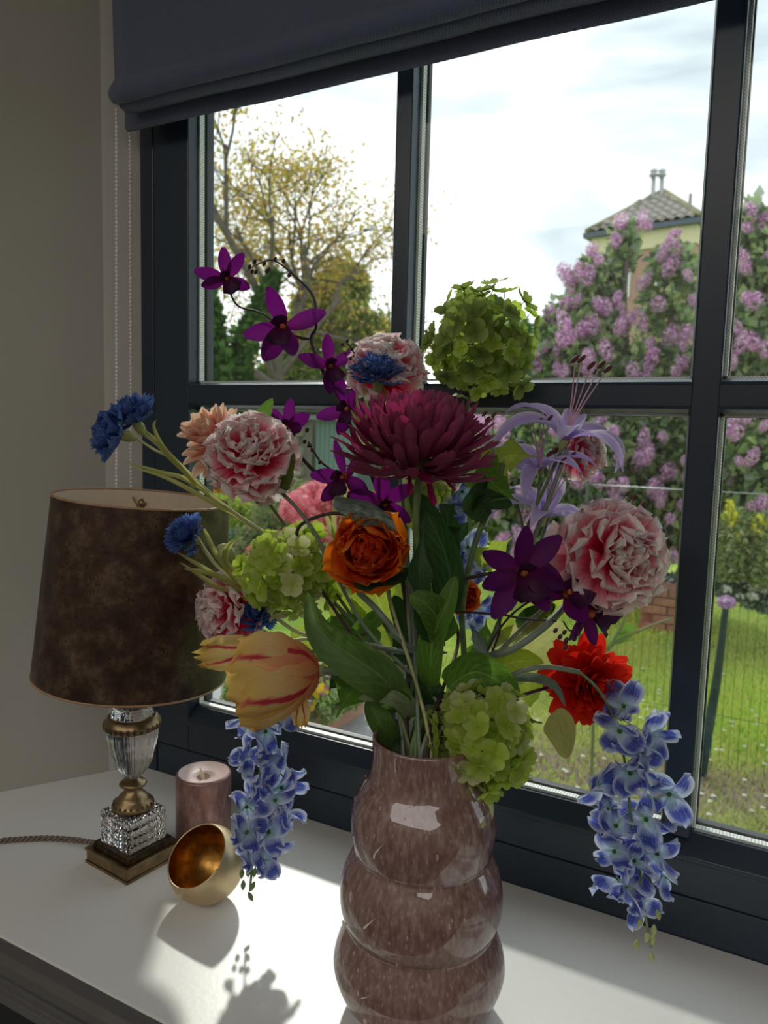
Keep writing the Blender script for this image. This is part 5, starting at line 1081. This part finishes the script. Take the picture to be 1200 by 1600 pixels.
# ---- wire fence on the lawn
M_wire = plain('dark_wire', (.06, .075, .05), .5, metal=.3); M_rail = plain('galvanised_wire', (.35, .37, .36), .4, metal=.6)
fy = P(1100, 1000, 3.5).y; fx0 = on_y(905, 1000, fy).x; fx1 = on_y(1300, 1000, fy).x; fz = on_y(1170, 771, fy).z
fe = thing('wire_fence', ((fx0+fx1)/2, fy, GZ), 'thin wire mesh fence standing across the lawn', 'fence')
wm = MB(); wm.tube([(0, 0, GZ), (0, 0, fz)], .0012, 4, spline=False); wme = wm.mesh('upright_wire', M_wire)
nW = int((fx1-fx0)/.037)
for k in range(nW): put('upright_wire', wme, fe, T(fx0+k*.037, fy+.003*math.sin(k), 0))
b = MB(); b.tube([(fx0, fy, fz), (fx1, fy, fz)], .0028, 6, spline=False); b.obj('top_wire', M_rail, fe)
for z in (fz-.5, GZ+.25): b = MB(); b.tube([(fx0, fy, z), (fx1, fy, z)], .0012, 4, spline=False); b.obj('cross_wire', M_wire, fe)
for x in (fx0, fx1): b = MB(); b.tube([(x, fy, GZ), (x, fy, fz+.03)], .007, 8, spline=False); b.obj('post', M_wire, fe)
# allium
al0 = P(1103, 1162, 3.35); al = thing('allium', (al0.x, al0.y, GZ), 'tall dark stalk with a mauve round flower head before the lawn', 'flower')
b = MB(); b.tube([(al0.x-.01, al0.y, GZ), al0, P(1120, 1060, 3.33), P(1132, 965, 3.3), P(1134, 950, 3.3)], [.021, .022, .019, .014, .012], 9); b.obj('stalk', plain('dark_green_stalk', (.012, .035, .022), .6, var=.4, scale=60, bmp=.5, bd=.004), al)
put('flower_head', truss_mesh('flower_head', 220, (.042, .042, .028), .011, [(.66, .42, .66), (.76, .56, .74), (.55, .32, .58)], 9), al, T(*P(1135, 941, 3.3)))
gs = thing('garden_stalk', (*P(955, 1030, 3.0).xy, GZ), 'bare green branching stalk outside beside the red dahlia', 'plant')
M_gs = plain('garden_stalk_green', (.12, .17, .05), .6)
b = MB(); q0 = P(940, 1030, 2.6); b.tube([(q0.x, q0.y, GZ), P(930, 1070, 2.6), P(950, 1015, 2.6), P(1000, 985, 2.6), P(1050, 966, 2.6)], [.006, .006, .0055, .005, .004], 6); b.tube([P(950, 1015, 2.6), P(972, 975, 2.6), P(985, 940, 2.6)], [.007, .005, .003], 6); b.obj('stalk', M_gs, gs)
for pts_ in ([(965, 990), (980, 982), (998, 990)], [(950, 1015), (935, 990), (925, 960)], [(958, 1005), (975, 995), (990, 1000)]): leafw([P(x, y, 2.6) for x, y in pts_], .035, 'plain', mat=m_leafm, parent=gs)

# ---- neighbouring house
hb = P(1032, 372, 28); M_hbrick = plain('far_brick', (.42, .25, .20), .9, var=.12, scale=6, sc=(1, 1, 3)); M_cream = plain('cream_render', (.70, .62, .40), .8, var=.04, scale=2); M_tile = plain('grey_roof_tile', (.27, .25, .20), .8, var=.3, scale=3); M_moss = plain('mossy_ridge', (.22, .20, .08), .9, var=.4, scale=4)
hs = thing('brick_house', (hb.x, hb.y, GZ), 'neighbouring brick house with a pyramid tile roof behind the lilac', 'house')
HM = T(hb.x, hb.y, 0) @ RZ(math.radians(-9)); w_ = 1.78; ze = hb.z; za = P(1030, 303, 28).z
b = MB(); b.box(-w_, w_, -w_, w_, GZ, ze-.75, M=HM); b.obj('wall', M_hbrick, hs, False)
b = MB(); b.box(-w_-.06, w_+.06, -w_-.06, w_+.06, ze-.75, ze-.1, M=HM); b.obj('cornice', M_cream, hs, False)
b = MB(); b.box(-w_-.3, w_+.3, -w_-.3, w_+.3, ze-.16, ze, M=HM); b.obj('gutter', plain('dark_gutter', (.10, .12, .16), .6), hs, False)
R_ = w_+.22
b = MB(); i0 = [b.vert(HM @ Vector(p)) for p in ((-R_, -R_, ze), (R_, -R_, ze), (R_, R_, ze), (-R_, R_, ze), (0, 0, za))]
for k in range(4): b.f.append((i0[k], i0[(k+1) % 4], i0[4]))
b.obj('roof', M_tile, hs, False)
tm = MB(); rows = []
for yy in (0, .42): rows.append([(-.17+.34*j/6, yy, .03+.05*math.sin(PI*2*j/6+.6)+(.05 if yy == 0 else 0)) for j in range(7)])
tm.grid(rows); tme = tm.mesh('roof_tile', M_tile)
sl = math.atan2(za-ze, R_); Ls = math.hypot(za-ze, R_)
for face in (0, 3):
    FMx = HM @ RZ(face*PI/2) @ T(0, -R_, ze) @ RX(sl)
    for r in range(int(Ls/.38)):
        half = R_*(1-(r*.38+.1)/Ls)
        for c in range(-9, 10):
            x = c*.33
            if abs(x) < half-.05: put('roof_tile', tme, hs, FMx @ T(x, r*.38, .02))
for k in range(4):
    b = MB(); c_ = [(-R_, -R_), (R_, -R_), (R_, R_), (-R_, R_)][k]; b.tube([HM @ Vector((*c_, ze+.05)), HM @ Vector((0, 0, za+.05))], .11, 6, spline=False); b.obj('ridge', M_moss, hs)
M_flue = plain('flue_steel', (.30, .31, .31), .4, metal=.8)
for px in (1021, 1034):
    a = P(px, 306, 27.6); c = P(px, 276, 27.6); b = MB(); b.tube([a-Vector((0, 0, .3)), c], .075, 10, spline=False); f1 = b.obj('flue', M_flue, hs)
    b = MB(); b.lathe([(.14, 0), (.16, .05), (.15, .09), (.10, .12), (.10, .16), (.15, .2), (.05, .26)], c, 14, cap=(True, True)); b.obj('cowl', M_flue, f1)
a = P(1078, 322, 27); b = MB(); b.tube([a, P(1079, 303, 27)], .05, 8, spline=False); b.obj('vent_pipe', M_bark, hs)
M_wfr = plain('white_window_frame', (.75, .76, .76), .5); M_wgl = plain('dark_window_glass', (.10, .13, .17), .1)
WMx = HM @ T(-.85, -w_-.03, ze-1.75)
for k, (ox) in enumerate((0., 1.9)):
    Wm = WMx @ T(ox, 0, 0); b = MB(); b.box(-.50, .50, -.05, .02, -.6, .6, M=Wm); wn = b.obj('window', M_wfr, hs, False)
    for i in (0, 1):
        b = MB(); b.box(-.43+i*.45, -.02+i*.45, -.07, -.045, -.52, .52, M=Wm); b.obj('pane', M_wgl, wn, False)

# ---- pansy planter and woven table just outside
tz = -.16; M_weave = plain('woven_grey_resin', (.42, .42, .43), .7, var=.2, scale=300, bmp=.6, bd=.002)
tcn = on_z(560, 1125, tz)
tb_ = thing('garden_table', (tcn.x, tcn.y, GZ), 'grey woven garden table outside the lower left pane', 'table')
x0, x1, y0, y1 = tcn.x-1.0, tcn.x+.28, 1.12, on_z(600, 1098, tz).y
b = MB(); b.box(x0, x1, y0, y1, tz-.04, tz-.006); b.obj('table_top', M_weave, tb_, False)
nst = int((y1-y0)/.012); sm_ = MB(); sm_.box(x0, x1, -.0048, .0048, -.003, .0025); sme = sm_.mesh('woven_strip', M_weave, False)
for k in range(nst): put('woven_strip', sme, tb_, T(0, y0+.006+k*.012, tz-.002))
b = MB(); b.box(x0-.01, x1+.01, y1, y1+.02, tz-.05, tz+.006); b.obj('edge_band', M_slate, tb_, False)
for (x, y) in ((x0+.05, y0+.05), (x1-.05, y0+.05), (x0+.05, y1-.05), (x1-.05, y1-.05)): b = MB(); b.box(x-.025, x+.025, y-.025, y+.025, GZ, tz-.04); b.obj('leg', M_slate, tb_, False)
pc = on_z(455, 1135, tz); pn = thing('pansy_planter', (pc.x, pc.y, tz), 'planter box of yellow and purple pansies behind the yellow tulip', 'planter')
bx = (on_z(330, 1120, tz).x, on_z(535, 1135, tz).x); by = pc.y
b = MB(); b.box(bx[0], bx[1], by-.0, by+.18, tz, tz+.045); b.obj('planter_box', plain('terracotta', (.45, .24, .16), .85), pn, False)
leafcloud('foliage', np.stack([NP.uniform(bx[0], bx[1]+.02, 2600), NP.uniform(by-.03, by+.2, 2600), tz+.045+NP.uniform(0, 1, 2600)**1.5*.075], 1), .024, [(.30, .42, .12), (.20, .32, .08), (.42, .50, .22)], pn, aspect=.6)
def pansy(name, c1, c2, k):
    b = MB(); V = []
    rows = []
    me = []
    F = []; T_ = []
    for j in range(5):
        a = PI/2+j*2*PI/5; s_ = .014 if j in (0, 1, 4) else .016; col = c1 if j in (0, 2, 3) else c2; b0 = len(V); V.append((0, 0, 0)); T_.append((.9, .6, .05, 1))
        for i in range(5): an = a-.75+i*.375; rr = s_*(1 if i in (1, 2, 3) else .7); V.append((math.cos(an)*rr, math.sin(an)*rr, .003*(i % 2)+.001*j)); T_.append((*col, 1))
        for i in range(4): F.append((b0, b0+1+i, b0+2+i))
    return fast_mesh(name, V, F, M_floral, T_, 3)
Yl = (.85, .62, .03); Pu = (.26, .08, .38); Wh = (.82, .76, .80); Or = (.88, .45, .03); Lv = (.52, .34, .66)
pm = [pansy('pansy_flower', *c, 0) for c in ((Yl, Yl), (Yl, Pu), (Pu, Lv), (Lv, Wh), (Or, Yl), (Wh, Pu), (Yl, Or))]
for k in range(110): put('pansy_flower', random.choice(pm), pn, frame((rnd(bx[0], bx[1]+.02), by+rnd(-.03, .19), tz+rnd(.075, .135)), D(rnd(-.5, .5), rnd(.1, .9), 1), rnd(0, 6)) @ SC(rnd(.8, 1.15)))
